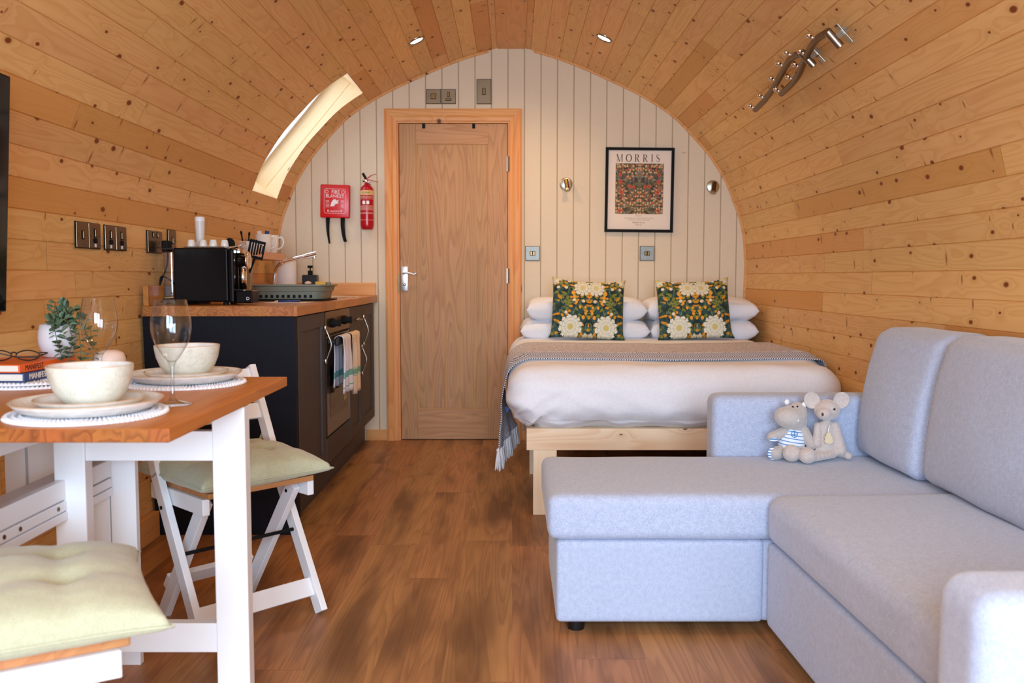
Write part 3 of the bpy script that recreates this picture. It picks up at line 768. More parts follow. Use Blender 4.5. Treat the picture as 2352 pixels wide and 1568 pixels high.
# ring of plate strips leaving slots
bm2 = B()
for k in range(6):
    x = -.030+k*.0115; top = .048-.0*(k)-(.004*k if k > 2 else 0)
    box(bm2, x-.0035, x+.0035, -.0015, .0015, -.028+.004*k, top)
box(bm2, -.035, .035, -.0018, .0018, .034, .046, .001); box(bm2, -.030, .033, -.0018, .0018, -.034, -.022, .001)
box(bm2, -.036, -.029, -.0018, .0018, -.03, .042, .001); box(bm2, .028, .035, -.0018, .0018, -.03, .04, .001)
bm.free(); obj('blade', bm2, 'matte_black', tu)
bm = B(); tube(bm, [(0, 0, -.03), (-.01, .005, -.08), (-.035, .02, -.19)], .005, 8); obj('handle', bm, 'matte_black', tu)
sp = thing('serving_spoon', 'black serving spoon standing behind the coffee cups', 'kitchen utensil', (-1.225, 3.99, 1.165))
bm = B(); ball(bm, (-.01, 0, -.005), (.020, .006, .024), Matrix.Rotation(R(-35), 4, 'Y')); tube(bm, [(-.004, 0, -.02), (.006, 0, -.06), (.008, 0, -.20)], .005, 8); obj('spoon_bowl', bm, 'matte_black', sp, smooth=True)
# chopping board leaning on the wall
bm = B(); box(bm, -.006, .006, -.14, .14, 0, .235, .004); o = obj('chopping_board', bm, 'blush'); o.location = (-1.365, 4.42, WZ); o.rotation_euler = (0, R(-6), 0)
tag(o, 'pale pink board leaning on the left wall behind the coffee machine', 'chopping board')
bm = B(); tube(bm, [(-1.185, 4.20, WZ+.01), (-1.20, 4.205, .96), (-1.23, 4.215, 1.01)], .002, 6); tag(obj('whisk_handle', bm, 'steel'), 'thin metal rod leaning behind the coffee machine', 'kitchen utensil')
# drying mat and grey green washing-up tub
bm = B(); box(bm, -1.215, -.872, 4.19, 4.52, WZ, WZ+.006, .002); tag(obj('drying_mat', bm, 'matte_black'), 'thin black drying mat under the green-grey dish rack', 'mat')
tb = thing('dish_rack', 'green-grey plastic collapsible dish rack on the black mat beside the sink', 'dish rack', (-1.05, 4.37, WZ+.0065))
bm = B(); ring0 = []
def rr(w, h, r, z, n=6):
    pts = []
    for cx, cy, a0 in ((w-r, h-r, 0), (-(w-r), h-r, 90), (-(w-r), -(h-r), 180), (w-r, -(h-r), 270)):
        for i in range(n+1):
            a = R(a0+90*i/n); pts.append((cx+r*math.cos(a), cy+r*math.sin(a), z))
    return pts
prof = [(.150, .120, .0), (.160, .130, .002), (.166, .134, .036), (.172, .140, .038), (.178, .144, .060), (.190, .150, .064), (.190, .150, .069), (.174, .138, .067), (.160, .126, .010), (.02, .02, .010)]
V = [[bm.verts.new(p) for p in rr(w, h, min(.05, h*.9), z)] for w, h, z in prof]
for a, b in zip(V, V[1:]):
    n = len(a)
    for i in range(n): bm.faces.new((a[i], a[(i+1) % n], b[(i+1) % n], b[i]))
bm.faces.new(V[-1]); bm.faces.new(V[0][::-1])
obj('tub', bm, 'sage_plastic', tb, angle=35)
bm = B()
for k in range(10):
    box(bm, -.13+k*.026, -.118+k*.026, -.137, -.131, .008, .022, .002)
obj('side_grille', bm, 'matte_black', tb)
bm = B(); box(bm, -.17, -.05, -.05, .10, .050, .066, .006); obj('drainer_insert', bm, 'pale_plastic', tb)
sg = thing('sponge', 'yellow and green sponge lying on the far corner of the dish rack', 'sponge', (-.935, 4.455, .972), R(10))
bm = B(); box(bm, -.030, .022, -.03, .03, 0, .018, .004); obj('sponge_pad', bm, 'yellow', sg)
bm = B(); box(bm, .023, .045, -.03, .03, 0, .016, .004); obj('scourer', bm, 'sage_plastic', sg)
bm = B(); ball(bm, (-1.0, 4.45, .982), (.016, .03, .010)); tag(obj('dish_brush', bm, 'blush', None, smooth=True), 'small pale pink brush head beside the yellow sponge', 'brush')
# sink
sk = thing('sink', 'round stainless steel sink set in the worktop by the back wall', 'sink', (-1.08, 5.05, WZ))
bm = B(); lathe(bm, [(.222, 0), (.222, .003), (.212, .005), (.195, .003), (.185, .0006), (.0, .0005)], 56); obj('sink_rim', bm, 'chrome', sk, smooth=True)
bm = B(); lathe(bm, [(0, .001), (.04, .001), (.042, .0035), (0, .0035)], 24); obj('drain', bm, 'steel', sk)
tp = thing('tap', 'chrome kitchen tap with a bent spout over the sink', 'tap', (-1.305, 4.98, WZ))
bm = B(); lathe(bm, [(.027, 0), (.026, .006), (.018, .02), (.015, .05), (.014, .06)], 28); tube(bm, [(0, 0, .05), (.002, 0, .10), (.012, 0, .15), (.045, 0, .19), (.10, 0, .208), (.16, 0, .222), (.190, 0, .230)], .0115, 16); obj('spout', bm, 'chrome', tp, smooth=True)
bm = B(); cyl(bm, (.180, 0, .227), (.235, 0, .240), .0145, 20); cyl(bm, (.222, 0, .236), (.224, 0, .215), .010, 16); obj('spray_head', bm, 'chrome', tp, smooth=True, angle=40)
bm = B(); cyl(bm, (0, 0, .03), (0, -.04, .04), .007, 14); obj('lever', bm, 'chrome', tp, smooth=True)
kr = thing('kitchen_roll', 'white kitchen paper roll standing in the corner behind the tap', 'kitchen roll', (-1.335, 5.35, WZ))
bm = B(); lathe(bm, [(.019, 0), (.064, 0), (.065, .004), (.065, .218), (.064, .221), (.019, .221)], 40); obj('paper', bm, 'tassel', kr, angle=40)
bm = B(); lathe(bm, [(.019, .0), (.0188, .2205), (.017, .2205), (.017, 0)], 24); obj('core_tube', bm, 'pages', kr)
sd = thing('soap_dispenser', 'square black soap dispenser in front of the back wall, right of the kitchen roll', 'soap dispenser', (-1.195, 5.38, WZ))
bm = B(); box(bm, -.044, .044, -.03, .03, 0, .125, .006); obj('bottle', bm, 'black', sd)
bm = B(); cyl(bm, (0, 0, .125), (0, 0, .150), .014, 16); cyl(bm, (0, 0, .15), (0, 0, .165), .004, 10); box(bm, -.014, .014, -.012, .012, .165, .180, .003); obj('pump', bm, 'matte_black', sd)
bm = B(); box(bm, -1.065, -.885, 3.90, 4.06, WZ, WZ+.0015); o = obj('leaflet', bm, 'paper'); tag(o, 'pale folded leaflet lying on the worktop in front of the dish rack', 'paper')
pn = thing('pen', 'dark blue pen lying on the leaflet', 'pen', (-.975, 3.955, WZ+.0065), R(12))
bm = B(); cyl(bm, (-.045, 0, 0), (.05, 0, 0), .0045, 12); obj('barrel', bm, 'blue', pn, smooth=True)
bm = B(); cyl(bm, (-.06, 0, 0), (-.045, 0, 0), .0015, 12, .0045); obj('tip', bm, 'label_cream', pn, smooth=True)

# shelf and what stands on it
bm = B(); box(bm, -1.425, -1.285, 4.60, 5.16, 1.105, 1.142, .002); tag(obj('wall_shelf', bm, 'shelfwood'), 'short wooden shelf on the left wall above the worktop', 'shelf')
SZ = 1.1425
def bowl(bm, r, h, th=.004, foot=.5, seg=40):
    lathe(bm, [(0, .0), (r*foot, 0), (r*foot, .003), (r*.72, h*.22), (r*.92, h*.6), (r, h), (r-th, h), (r*.92-th, h*.6), (r*.70-th, h*.24), (0, h*.12)], seg)
bm = B(); bowl(bm, .062, .052); o = obj('shelf_bowl', bm, 'ceramic', None, smooth=True); o.location = (-1.352, 4.70, SZ); tag(o, 'cream bowl holding cutlery and sachets at the near end of the wall shelf', 'bowl')
bm = B(); bowl(bm, .036, .045); o = obj('shelf_bowl', bm, 'ceramic', None, smooth=True); o.location = (-1.335, 4.81, SZ); tag(o, 'small cream bowl on the wall shelf between the cutlery bowl and the mugs', 'bowl')
for k, (x, y, lb, hd) in enumerate(((-1.347, 4.93, 'cream mug on the wall shelf, the nearer of the two, in front of the other', 20), (-1.337, 5.045, 'cream mug on the wall shelf at the far end by the back wall', 0))):
    mg = thing('mug', lb, 'mug', (x, y, SZ), R(hd), 'mugs on the wall shelf')
    bm = B(); lathe(bm, [(0, 0), (.030, 0), (.036, .006), (.042, .05), (.044, .10), (.041, .10), (.039, .05), (.033, .010), (0, .008)], 36); obj('mug_body', bm, 'ceramic', mg, smooth=True)
    bm = B(); tube(bm, [(.041, 0, .085), (.060, 0, .088), (.070, 0, .065), (.062, 0, .038), (.039, 0, .022)], .0045, 10); obj('handle', bm, 'ceramic', mg, smooth=True)
for k, (dx, dy_, h, tlt) in enumerate(((-.030, -.01, .085, -8), (-.012, .0, .080, 6))):
    bm = B(); cyl(bm, (0, 0, 0), (0, 0, h), .004, 10); ball(bm, (0, 0, h), (.006, .004, .012), sub=2); o = obj('peeler', bm, 'matte_black', None, smooth=True); o.location = (-1.352+dx, 4.70+dy_, SZ+.012); o.rotation_euler = (0, R(tlt), 0)
    tag(o, ['black handled utensil in the shelf bowl, leaning towards the wall', 'black handled utensil in the shelf bowl, leaning away from the wall'][k], 'kitchen utensil', 'utensils in the shelf bowl')
for k, (dx, c, w, h, r_, lb) in enumerate(((.012, 'label_cream', .016, .03, 14, 'yellow-brown sachet standing in the shelf bowl'), (.030, 'orange', .02, .02, -8, 'orange sachet in the shelf bowl, nearest the room'))):
    bm = B(); box(bm, -w/2, w/2, -.0015, .0015, 0, h, .001); o = obj('sachet', bm, c); o.location = (-1.352+dx, 4.695, SZ+.034); o.rotation_euler = (0, R(r_), R(10)); tag(o, lb, 'sachet')
for k, (x, c, lb) in enumerate(((-1.358, 'blush', 'pink sachet poking out of the nearer shelf mug'), (-1.332, 'blue', 'blue sachet poking out of the nearer shelf mug'))):
    bm = B(); box(bm, -.012, .012, -.0012, .0012, 0, .045, .001); o = obj('sachet', bm, c); o.location = (x, 4.93, SZ+.075); o.rotation_euler = (R(8), R(12*(1 if k else -1)), 0); tag(o, lb, 'sachet')

# ---------------------------------------------------------------- switch plates
def plate_obj(name, label, cat, loc, rot, w=.086, h=.086, kind='switch', group=None, face='plate'):
    t = thing(name, label, cat, loc, rot, group)
    bm = B(); box(bm, -w/2-.0015, w/2+.0015, -.002, 0, -h/2-.0015, h/2+.0015); obj('back_plate', bm, 'matte_black', t)
    bm = B(); box(bm, -w/2, w/2, -.0065, -.002, -h/2, h/2, .002); f = obj('faceplate', bm, face, t)
    def scr(x, z):
        bm = B(); cyl(bm, (x, -.0065, z), (x, -.0072, z), .0035, 12); obj('screw', bm, 'bronze', t)
    if kind == 'tall': scr(0, h/2-.012); scr(0, -h/2+.012)
    else: scr(-w/2+.013, 0); scr(w/2-.013, 0)
    def rock(x, z, ww, hh, m='bronze'):
        bm = B(); box(bm, x-ww/2-.002, x+ww/2+.002, -.0075, -.0065, z-hh/2-.002, z+hh/2+.002); obj('surround', bm, 'matte_black', t)
        bm = B(); box(bm, x-ww/2, x+ww/2, -.0115, -.0075, z-hh/2, z+hh/2, .0015); obj('rocker', bm, m, t)
    if kind == 'switch2': rock(-.008, 0, .013, .024); rock(.008, 0, .013, .024)
    elif kind == 'switch': rock(0, 0, .013, .026)
    elif kind == 'blank': rock(0, 0, .030, .030)
    elif kind == 'fused': rock(0, .012, .014, .024); rock(0, -.018, .032, .013)
    elif kind == 'tall': rock(0, 0, .018, .036)
    elif kind == 'spur':
        rock(0, .010, .013, .026); rock(0, -.016, .016, .014, 'matte_black')
        bm = B(); box(bm, -.006, .006, -.0075, -.0066, -.038, -.026); obj('sticker', bm, 'white_print', t)
    elif kind == 'socket':
        for sx in (-.036, .036):
            rock(sx*0.62, .028, .010, .018)
            for hx, hz, a, b_ in ((0, -.004, .005, .009), (-.011, -.022, .008, .005), (.011, -.022, .008, .005)):
                bm = B(); box(bm, sx+hx-a/2, sx+hx+a/2, -.0072, -.0066, hz-b_/2, hz+b_/2); obj('pin_hole', bm, 'matte_black', t)
    return t
WB = D-.0005
plate_obj('switch_plate', 'square bronze plate with a blank centre above the door, left one of the joined pair', 'switch', (-.476, WB, 2.103), 0, kind='blank', group='plates above the door')
plate_obj('switch_plate', 'square bronze switch with fuse slot above the door, right one of the pair', 'switch', (-.385, WB, 2.103), 0, kind='fused', group='plates above the door')
plate_obj('switch_plate', 'tall bronze isolator switch above the right half of the door', 'switch', (-.170, WB, 2.132), 0, .086, .146, 'tall')
plate_obj('switch_plate', 'square steel double switch right beside the door frame', 'switch', (.126, WB, 1.157), 0, kind='switch2', face='plate_silver')
plate_obj('switch_plate', 'square steel double switch under the framed poster', 'switch', (.828, WB, 1.157), 0, kind='switch2', face='plate_silver')
def wallx(z): return -(half_at_z(z))+CX+.0
def lwall(name, label, cat, y, z, w, h, kind, group=None):
    x = -(at_s(s_of_z(z))[0])+CX
    t = plate_obj(name, label, cat, (x+.0035, y, z), (0, 0, R(90)), w, h, kind, group)
    return t
lwall('switch_plate', 'spur switch on the left wall near the television, first of the four', 'switch', 3.045, 1.152, .086, .086, 'switch', 'spur switches on the left wall')
lwall('switch_plate', 'spur switch on the left wall, second from the television', 'switch', 3.134, 1.152, .086, .086, 'spur', 'spur switches on the left wall')
lwall('switch_plate', 'spur switch on the left wall, third from the television', 'switch', 3.257, 1.152, .086, .086, 'spur', 'spur switches on the left wall')
lwall('switch_plate', 'spur switch on the left wall, farthest from the television', 'switch', 3.346, 1.152, .086, .086, 'spur', 'spur switches on the left wall')
lwall('wall_socket', 'bronze double wall socket behind the coffee machine', 'socket', 3.662, 1.152, .146, .086, 'socket')
lwall('wall_socket', 'small grey socket plate right of the bronze double socket, by the stick blender', 'socket', 3.845, 1.165, .086, .086, 'switch')
pg = thing('power_plug', 'black plug and cable in the double socket behind the coffee machine', 'plug', (-1.430, 3.70, 1.135))
bm = B(); box(bm, .012, .040, -.024, .024, -.024, .024, .006); obj('plug_body', bm, 'matte_black', pg)
bm = B(); tube(bm, [(.03, 0, -.02), (.032, -.02, -.08), (.012, -.05, -.16), (.016, -.06, -.215), (.03, -.08, -.222)], .0035, 8); tube(bm, [(.016, -.05, -.215), (.012, -.045, -.15), (.02, -.04, -.12), (.05, -.02, -.14), (.06, -.01, -.16)], .003, 8); obj('cable', bm, 'matte_black', pg, smooth=True)

# ---------------------------------------------------------------- things on the back wall
fb = thing('fire_blanket_case', 'red plastic fire blanket case with two black pull straps on the boarded wall', 'fire blanket', (-1.076, D-.001, 1.472), (0, R(1.5), 0))
bm = B(); box(bm, -.090, .090, -.032, 0, -.100, .100, .008, 3); cs = obj('case', bm, 'red', fb, angle=40)
def frame_line(bm, x0, x1, z0, z1, y, w, r=.012):
    pts = []
    for cx, cz, a0 in ((x1-r, z1-r, 0), (x0+r, z1-r, 90), (x0+r, z0+r, 180), (x1-r, z0+r, 270)):
        for i in range(5): a = R(a0+22.5*i); pts.append(Vector((cx+r*math.cos(a), y, cz+r*math.sin(a))))
    for a, b in zip(pts, pts[1:]+pts[:1]): bar(bm, a, b, .0004, w, up=(0, 1, 0)) if False else bar(bm, a, b, w, .0004, up=(0, 1, 0))
bm = B(); frame_line(bm, -.065, .065, -.073, .074, -.0324, .0014)
for z in (-.058, -.063): box(bm, -.03, .03, -.0326, -.0322, z-.0008, z+.0008)
for z in (.004, -.002, -.008, -.018, -.024, -.03, -.036): 
    box(bm, -.056, -.034, -.0326, -.0322, z-.0007, z+.0007); box(bm, .036, .056, -.0326, -.0322, z-.0007, z+.0007)
for x in (-.044, .036): box(bm, x, x+.006, -.0326, -.0322, -.064, -.052)
def flat_poly(bm, pts, y):
    vs = [bm.verts.new((a, y, b)) for a, b in pts]; bm.faces.new(vs)
flat_poly(bm, [(-.028, -.032), (-.020, -.005), (-.008, .010), (.004, .012), (.006, .004), (.022, .008), (.022, .000), (.010, -.004), (.022, -.006), (.020, -.014), (.004, -.016), (-.004, -.030)], -.0328)
bmesh.ops.recalc_face_normals(bm, faces=bm.faces); obj('printed_panel', bm, 'white_print', cs)
txt('FIRE', .034, (.004, -.0325, .054), (R(90), 0, 0), 'white_print', cs, sx=.82)
txt('BLANKET', .030, (0, -.0325, .030), (R(90), 0, 0), 'white_print', cs, sx=.88)
for ex in (-.050, .048):
    bm = B(); lathe(bm, [(.008, 0), (.010, 0)], 20, (ex, -.0326, .056), axis='Y'); obj('printed_emblem', bm, 'white_print', cs)
for x, dx, w0, w1, L in ((-.045, .012, .013, .005, .158), (.045, .018, .013, .010, .145)):
    bm = B(); n = 10; prev = None
    for i in range(n+1):
        u = i/n; cx = x+dx*u*u; w = w0+(w1-w0)*u; z = -.098-L*u; y = -.012-.012*math.sin(u*PI)
        r = [bm.verts.new((cx-w, y, z)), bm.verts.new((cx+w, y, z)), bm.verts.new((cx+w, y+.002, z)), bm.verts.new((cx-w, y+.002, z))]
        if prev:
            for k in range(4): bm.faces.new((prev[k], prev[(k+1) % 4], r[(k+1) % 4], r[k]))
        prev = r
    obj('pull_strap', bm, 'matte_black', fb)
fx = thing('fire_extinguisher', 'small red fire extinguisher with cream band hung left of the door', 'fire extinguisher', (-.879, D-.048, 1.300))
bm = B(); lathe(bm, [(0, 0), (.030, 0), (.036, .006), (.039, .02), (.040, .03), (.040, .235), (.036, .252), (.022, .265), (.014, .270), (.013, .280)], 40); obj('cylinder', bm, 'dark_red', fx, smooth=True)
bm = B(); lathe(bm, [(.0402, .205), (.0405, .206), (.0405, .232), (.0402, .233)], 40); bd = obj('label_band', bm, 'label_cream', fx, smooth=True)
bm = B()
for z in (.196, .190, .182, .140, .134, .128, .122, .116, .100, .094, .056):
    lathe(bm, [(.0402, z-.0009), (.0405, z), (.0402, z+.0009)], 36)
obj('label_print', bm, 'blush', fx)
for j, ch_ in enumerate('FOAM'):
    a = R(-90+(j-1.5)*19); txt(ch_, .019, (.0409*math.cos(a), .0409*math.sin(a), .219), (R(90), 0, a+R(90)), 'ink_brown', bd)
bm = B(); box(bm, -.020, -.004, -.0418, -.0405, .150, .170, .001); box(bm, .004, .020, -.0418, -.0405, .150, .170, .001); obj('label_icon', bm, 'white_print', fx)
bm = B(); cyl(bm, (0, 0, .278), (0, 0, .300), .010, 16); cyl(bm, (0, -.012, .290), (0, -.024, .290), .012, 20); obj('valve', bm, 'chrome', fx, smooth=True)
bm = B(); bar(bm, (-.004, 0, .302), (.030, 0, .326), .012, .004); bar(bm, (.030, 0, .326), (.058, 0, .334), .012, .003); bar(bm, (.006, 0, .300), (.040, 0, .292), .012, .004); bar(bm, (.04, 0, .292), (.070, 0, .286), .012, .003); obj('squeeze_handle', bm, 'dark_red', fx)
bm = B(); cyl(bm, (-.004, -.004, .305), (-.022, -.010, .338), .0075, 14); cyl(bm, (-.008, 0, .290), (-.024, 0, .290), .004, 12); obj('nozzle', bm, 'matte_black', fx)
bm = B(); box(bm, -.02, .02, .040, .0475, .02, .29, .002); box(bm, -.044, .0, .0405, .0475, .012, .03); obj('wall_bracket', bm, 'chrome', fx)
# spot lamps
for lb, x, z, tx in (('small brass wall spotlight left of the framed poster, over the bed', .330, 1.578, .35), ('small brass wall spotlight right of the framed poster, by the curved boards', 1.226, 1.562, -.5)):
    t = thing('wall_spotlight', lb, 'wall light', (x, D-.001, z), 0, 'bedside wall spotlights')
    bm = B(); lathe(bm, [(0, -.012), (.030, -.012), (.038, -.006), (.040, 0)], 36, axis='Y') if False else lathe(bm, [(0, .007), (.034, .006), (.039, .003), (.040, 0)], 36, axis='-Y'); obj('wall_rose', bm, 'rose', t, smooth=True)
    d = Vector((.35*tx, -.30, -.90)).normalized(); p = Vector((-.006*tx, -.034, .022))
    bm = B(); cyl(bm, p, p+d*.060, .0135, 20); obj('lamp_head', bm, 'bronze', t, smooth=True, angle=40)
    bm = B(); cyl(bm, p+d*.060, p+d*.070, .0165, 20); obj('lamp_rim', bm, 'steel', t, smooth=True, angle=40)
    bm = B(); cyl(bm, (0, -.008, .005), (0, -.034, .012), .006, 12); obj('swivel', bm, 'bronze', t)

# framed poster
po = thing('framed_poster', 'black framed floral poster with a large serif heading above the bed', 'framed poster', (.776, D-.0005, 1.541), (0, R(0.6), 0))
W2, H2 = .2085, .2555
bm = B()
for a in ((-W2, W2, H2-.017, H2), (-W2, W2, -H2, -H2+.017)): box(bm, a[0], a[1], -.020, 0, a[2], a[3], .001)
for a in ((-W2, -W2+.017), (W2-.017, W2)): box(bm, a[0], a[1], -.020, 0, -H2+.017, H2-.017, .001)
obj('frame', bm, 'matte_black', po)
bm = B(); box(bm, -W2+.012, W2-.012, -.009, -.002, -H2+.012, H2-.012); sh = obj('print_sheet', bm, 'paper', po)
# generic berry and leaf pattern, mirrored about its middle
t = NT('poster_pattern'); xyz = t.sep(t.coord()); ax = t.math('ABSOLUTE', xyz[0]); z = xyz[2]
v = t.comb(ax, z, 0.0)
c = t.mix(t.ss(t.noise(v, 28, 3), .4, .6), srgb(58, 40, 30), srgb(92, 84, 48))
vn = t.math('ABSOLUTE', t.sub(t.noise(v, 22, 2, .5, 1.2), .5)); c = t.mix(t.ss(vn, .035, .015), c, srgb(124, 116, 66))
vn2 = t.math('ABSOLUTE', t.sub(t.noise(t.comb(t.add(ax, 3.0), z, 0.0), 12, 1, .5, 1.0), .5)); c = t.mix(t.ss(vn2, .016, .008), c, srgb(128, 134, 142))
d1, c1 = t.voro(v, 62, '2D', .8); k = t.sep(c1)
dens = t.ss(t.noise(t.comb(t.add(ax, 7.0), z, 0.0), 9, 1), .42, .5)
col = t.mix(t.math('GREATER_THAN', k[0], .35), srgb(196, 96, 50), srgb(214, 170, 118))
c = t.mix(t.mul(dens, t.ss(d1, .40, .30)), c, col)
def blob(c, cx, cz, r, col, cen):
    d = t.math('SQRT', t.add(t.math('POWER', t.sub(ax, cx), 2.0), t.math('POWER', t.sub(z, cz), 2.0)))
    c = t.mix(t.ss(d, r, r*.85), c, col); return t.mix(t.ss(d, r*.5, r*.35), c, cen)
for cx, cz, r in ((.118, .092, .011), (.116, .052, .013), (.112, -.012, .013), (.058, .022, .012), (.034, .018, .011), (.118, -.125, .012)):
    c = blob(c, cx, cz, r, srgb(200, 84, 44), srgb(160, 40, 30))
M['pattern'] = t.done(c, .6)
bm = B(); box(bm, -.146, .146, -.0096, -.009, -.145, .160); obj('printed_picture', bm, 'pattern', po)
# serif heading drawn as letters with thick and thin strokes
def ribbon(bm, pts, w, y=0.0):
    P = [Vector((a, 0, b)) for a, b in pts]; pr = None
    for i, p in enumerate(P):
        d = (P[min(i+1, len(P)-1)]-P[max(i-1, 0)]).normalized(); n = Vector((-d.z, 0, d.x))
        ww = w(i/(len(P)-1)) if callable(w) else w
        r = [bm.verts.new(p+n*ww/2), bm.verts.new(p-n*ww/2)]
        if pr: bm.faces.new((pr[0], pr[1], r[1], r[0]))
        pr = r
def serif(bm, x, z, w=.30): ribbon(bm, [(x-w/2, z), (x+w/2, z)], .035)
def glyph(ch):
    bm = B()
    if ch == 'M':
        ribbon(bm, [(.12, 0), (.12, 1)], .035); ribbon(bm, [(.10, 1), (.46, .02)], .13); ribbon(bm, [(.46, .02), (.80, 1)], .04); ribbon(bm, [(.82, 0), (.82, 1)], .13)
        serif(bm, .12, .018, .24); serif(bm, .82, .018); serif(bm, .10, .982, .22); serif(bm, .84, .982, .24); adv = 1.0
    elif ch == 'O':
        pts = [(.42+.37*math.sin(2*PI*i/40), .5+.49*math.cos(2*PI*i/40)) for i in range(41)]
        ribbon(bm, pts, lambda u: .045+.10*abs(math.sin(2*PI*u))); adv = .86
    elif ch == 'R':
        ribbon(bm, [(.17, 0), (.17, 1)], .13); serif(bm, .17, .018, .34); serif(bm, .13, .982, .26)
        pts = [(.17, .985), (.30, .98)]+[(.36+.20*math.sin(PI*i/14), .74+.245*math.cos(PI*i/14)) for i in range(15)]+[(.17, .50)]
        ribbon(bm, pts, lambda u: .035+.10*max(0, math.sin(PI*min(1, max(0, (u-.15)/.75)))))
        ribbon(bm, [(.34, .50), (.50, .25), (.62, .02), (.76, .02)], lambda u: .12 if u < .8 else .04); adv = .80
    elif ch == 'I':
        ribbon(bm, [(.17, 0), (.17, 1)], .13); serif(bm, .17, .018); serif(bm, .17, .982); adv = .34
    else:
        ribbon(bm, [(v.x, v.z) for v in smooth_path([(.52, 0, .74), (.44, 0, .92), (.30, 0, .98), (.14, 0, .90), (.12, 0, .72), (.26, 0, .56), (.42, 0, .45), (.52, 0, .28), (.44, 0, .08), (.28, 0, .02), (.12, 0, .10), (.06, 0, .30)], 5)], lambda u: .04+.11*max(0, 1-abs(u-.5)*3.2)); adv = .60
    return bm, adv
x = -.143
for ch in 'MORRIS':
    bm, adv = glyph(ch); S = .045
    bmesh.ops.transform(bm, matrix=Matrix.Translation((x, -.0094, .170)) @ Matrix.Diagonal((S*.92, 1, S, 1)), verts=bm.verts)
    for f in bm.faces:
        f.normal_update()
        if f.normal.y > 0: f.normal_flip()
    me = bpy.data.meshes.new('letter'); bm.to_mesh(me); bm.free(); link('letter', me, po, 'ink')
    x += adv*S*.92+.0165
for body, z, s_ in (('Blackthorn', -.156, .0085), ('“Have nothing in your houses that you do not know', -.170, .0085), ('to be useful, or believe to be beautiful”', -.181, .0085), ('William Morris', -.197, .0125), ('1834–1896', -.211, .0085)):
    txt(body, s_, (0, -.0092, z), (R(90), 0, 0), 'ink_brown', po, ext=.0001)
# two tiny marks left on the boards right of the poster
bm = B()
for dx in (0, .012): bar(bm, (1.036+dx, D-.0006, 1.772), (1.044+dx, D-.0006, 1.762), .0022, .0006, up=(0, 1, 0))
tag(obj('wall_mark', bm, 'ink_brown'), 'pair of tiny dark marks on the boards right of the poster', 'mark')

# ---------------------------------------------------------------- television
tv = thing('television', 'wall mounted flat black television at the left edge, screen to the room', 'television', (-1.272, 1.755, 1.215), (0, R(3.3), 0))
bm = B(); box(bm, -.022, .022, -.515, .515, -.290, .290, .004); obj('housing', bm, 'gloss_black', tv)
bm = B(); box(bm, .0222, .0228, -.507, .507, -.280, .283); obj('screen', bm, 'screen', tv)
bm = B(); box(bm, -.10, -.022, -.12, .12, -.12, .12, .003); obj('wall_mount', bm, 'matte_black', tv)

# ---------------------------------------------------------------- wavy hook rails on the ceiling
def rail(label, pts, knobs, br0, br1):
    t = thing('hook_rail', label, 'hook rail', (0, 0, 0), 0, 'wavy rails on the right ceiling')
    bm = B(); tube(bm, pts, .0125, 14, 10); obj('wavy_bar', bm, 'bronze', t, smooth=True, angle=50)
    path = smooth_path(pts, 10)
    for k in knobs:
        p = path[int(k*(len(path)-1))]; q = p+Vector((-.010, -.012, -.026))*1.0
        q = p+Vector((-.026, 0, .016))
        bm = B(); cyl(bm, p, q, .005, 10); ball(bm, q, .0115, sub=3); obj('knob', bm, 'chrome', t, smooth=True)
    bm = B(); cyl(bm, br0, br1, .014, 18); obj('bracket_bar', bm, 'steel', t, smooth=True, angle=50)
    n = Vector((.045, 0, .037)); a, b = Vector(br0), Vector(br1); m = (a+b)/2
    bm = B(); bar(bm, a+n*.62-(b-a)*.02, b+n*.62+(b-a)*.22, .030, .004, .001, up=n); bar(bm, m, m+n*.9, .02, .02); obj('bracket_plate', bm, 'steel', t)
rail('wavy brushed metal rail with knobs on the right ceiling, nearer the back wall',
     [(1.107, 4.184, 1.771), (1.100, 4.02, 1.778), (1.087, 3.841, 1.792), (1.068, 3.654, 1.814), (1.052, 3.485, 1.833), (1.058, 3.366, 1.828)], (.03, .25, .5, .68, .85), (1.054, 3.366, 1.828), (1.100, 3.362, 1.778))
rail('wavy brushed metal rail with knobs on the right ceiling, nearer the camera',
     [(1.111, 3.797, 1.766), (1.106, 3.65, 1.772), (1.095, 3.519, 1.784), (1.073, 3.377, 1.807), (1.054, 3.216, 1.829), (1.056, 3.086, 1.828)], (.03, .28, .48, .64, .82), (1.054, 3.09, 1.828), (1.098, 3.09, 1.780))
# ---------------------------------------------------------------- bed
bd = thing('bed_frame', 'pale pine bed frame under the white duvet, its foot board facing the sofa', 'bed')
bm = B(); box(bm, .062, 1.36, 3.80, 3.845, .279, .372, .0015); obj('foot_board', bm, 'pale_x', bd)
bm = B(); box(bm, .062, .090, 3.846, 5.54, .279, .372, .0015); obj('side_board', bm, 'pale_y', bd)
for x, y, w in ((.090, 3.802, .10), (.090, 4.60, .045), (1.25, 3.802, .10), (.090, 5.48, .045)):
    bm = B(); box(bm, x, x+w, y, y+.043, 0, .2785, .0015); obj('leg', bm, 'pale_z', bd)
bm = B(); box(bm, .093, 1.36, 3.85, 5.54, .34, .370); obj('slat_base', bm, 'pale_y', bd)
def fbm(p, s, seed=0):
    return mnoise.noise(Vector((p.x*s[0]+seed, p.y*s[1]+seed*1.7, p.z*s[2])))
def sstep(x):
    x = max(0, min(1, x)); return x*x*(3-2*x)
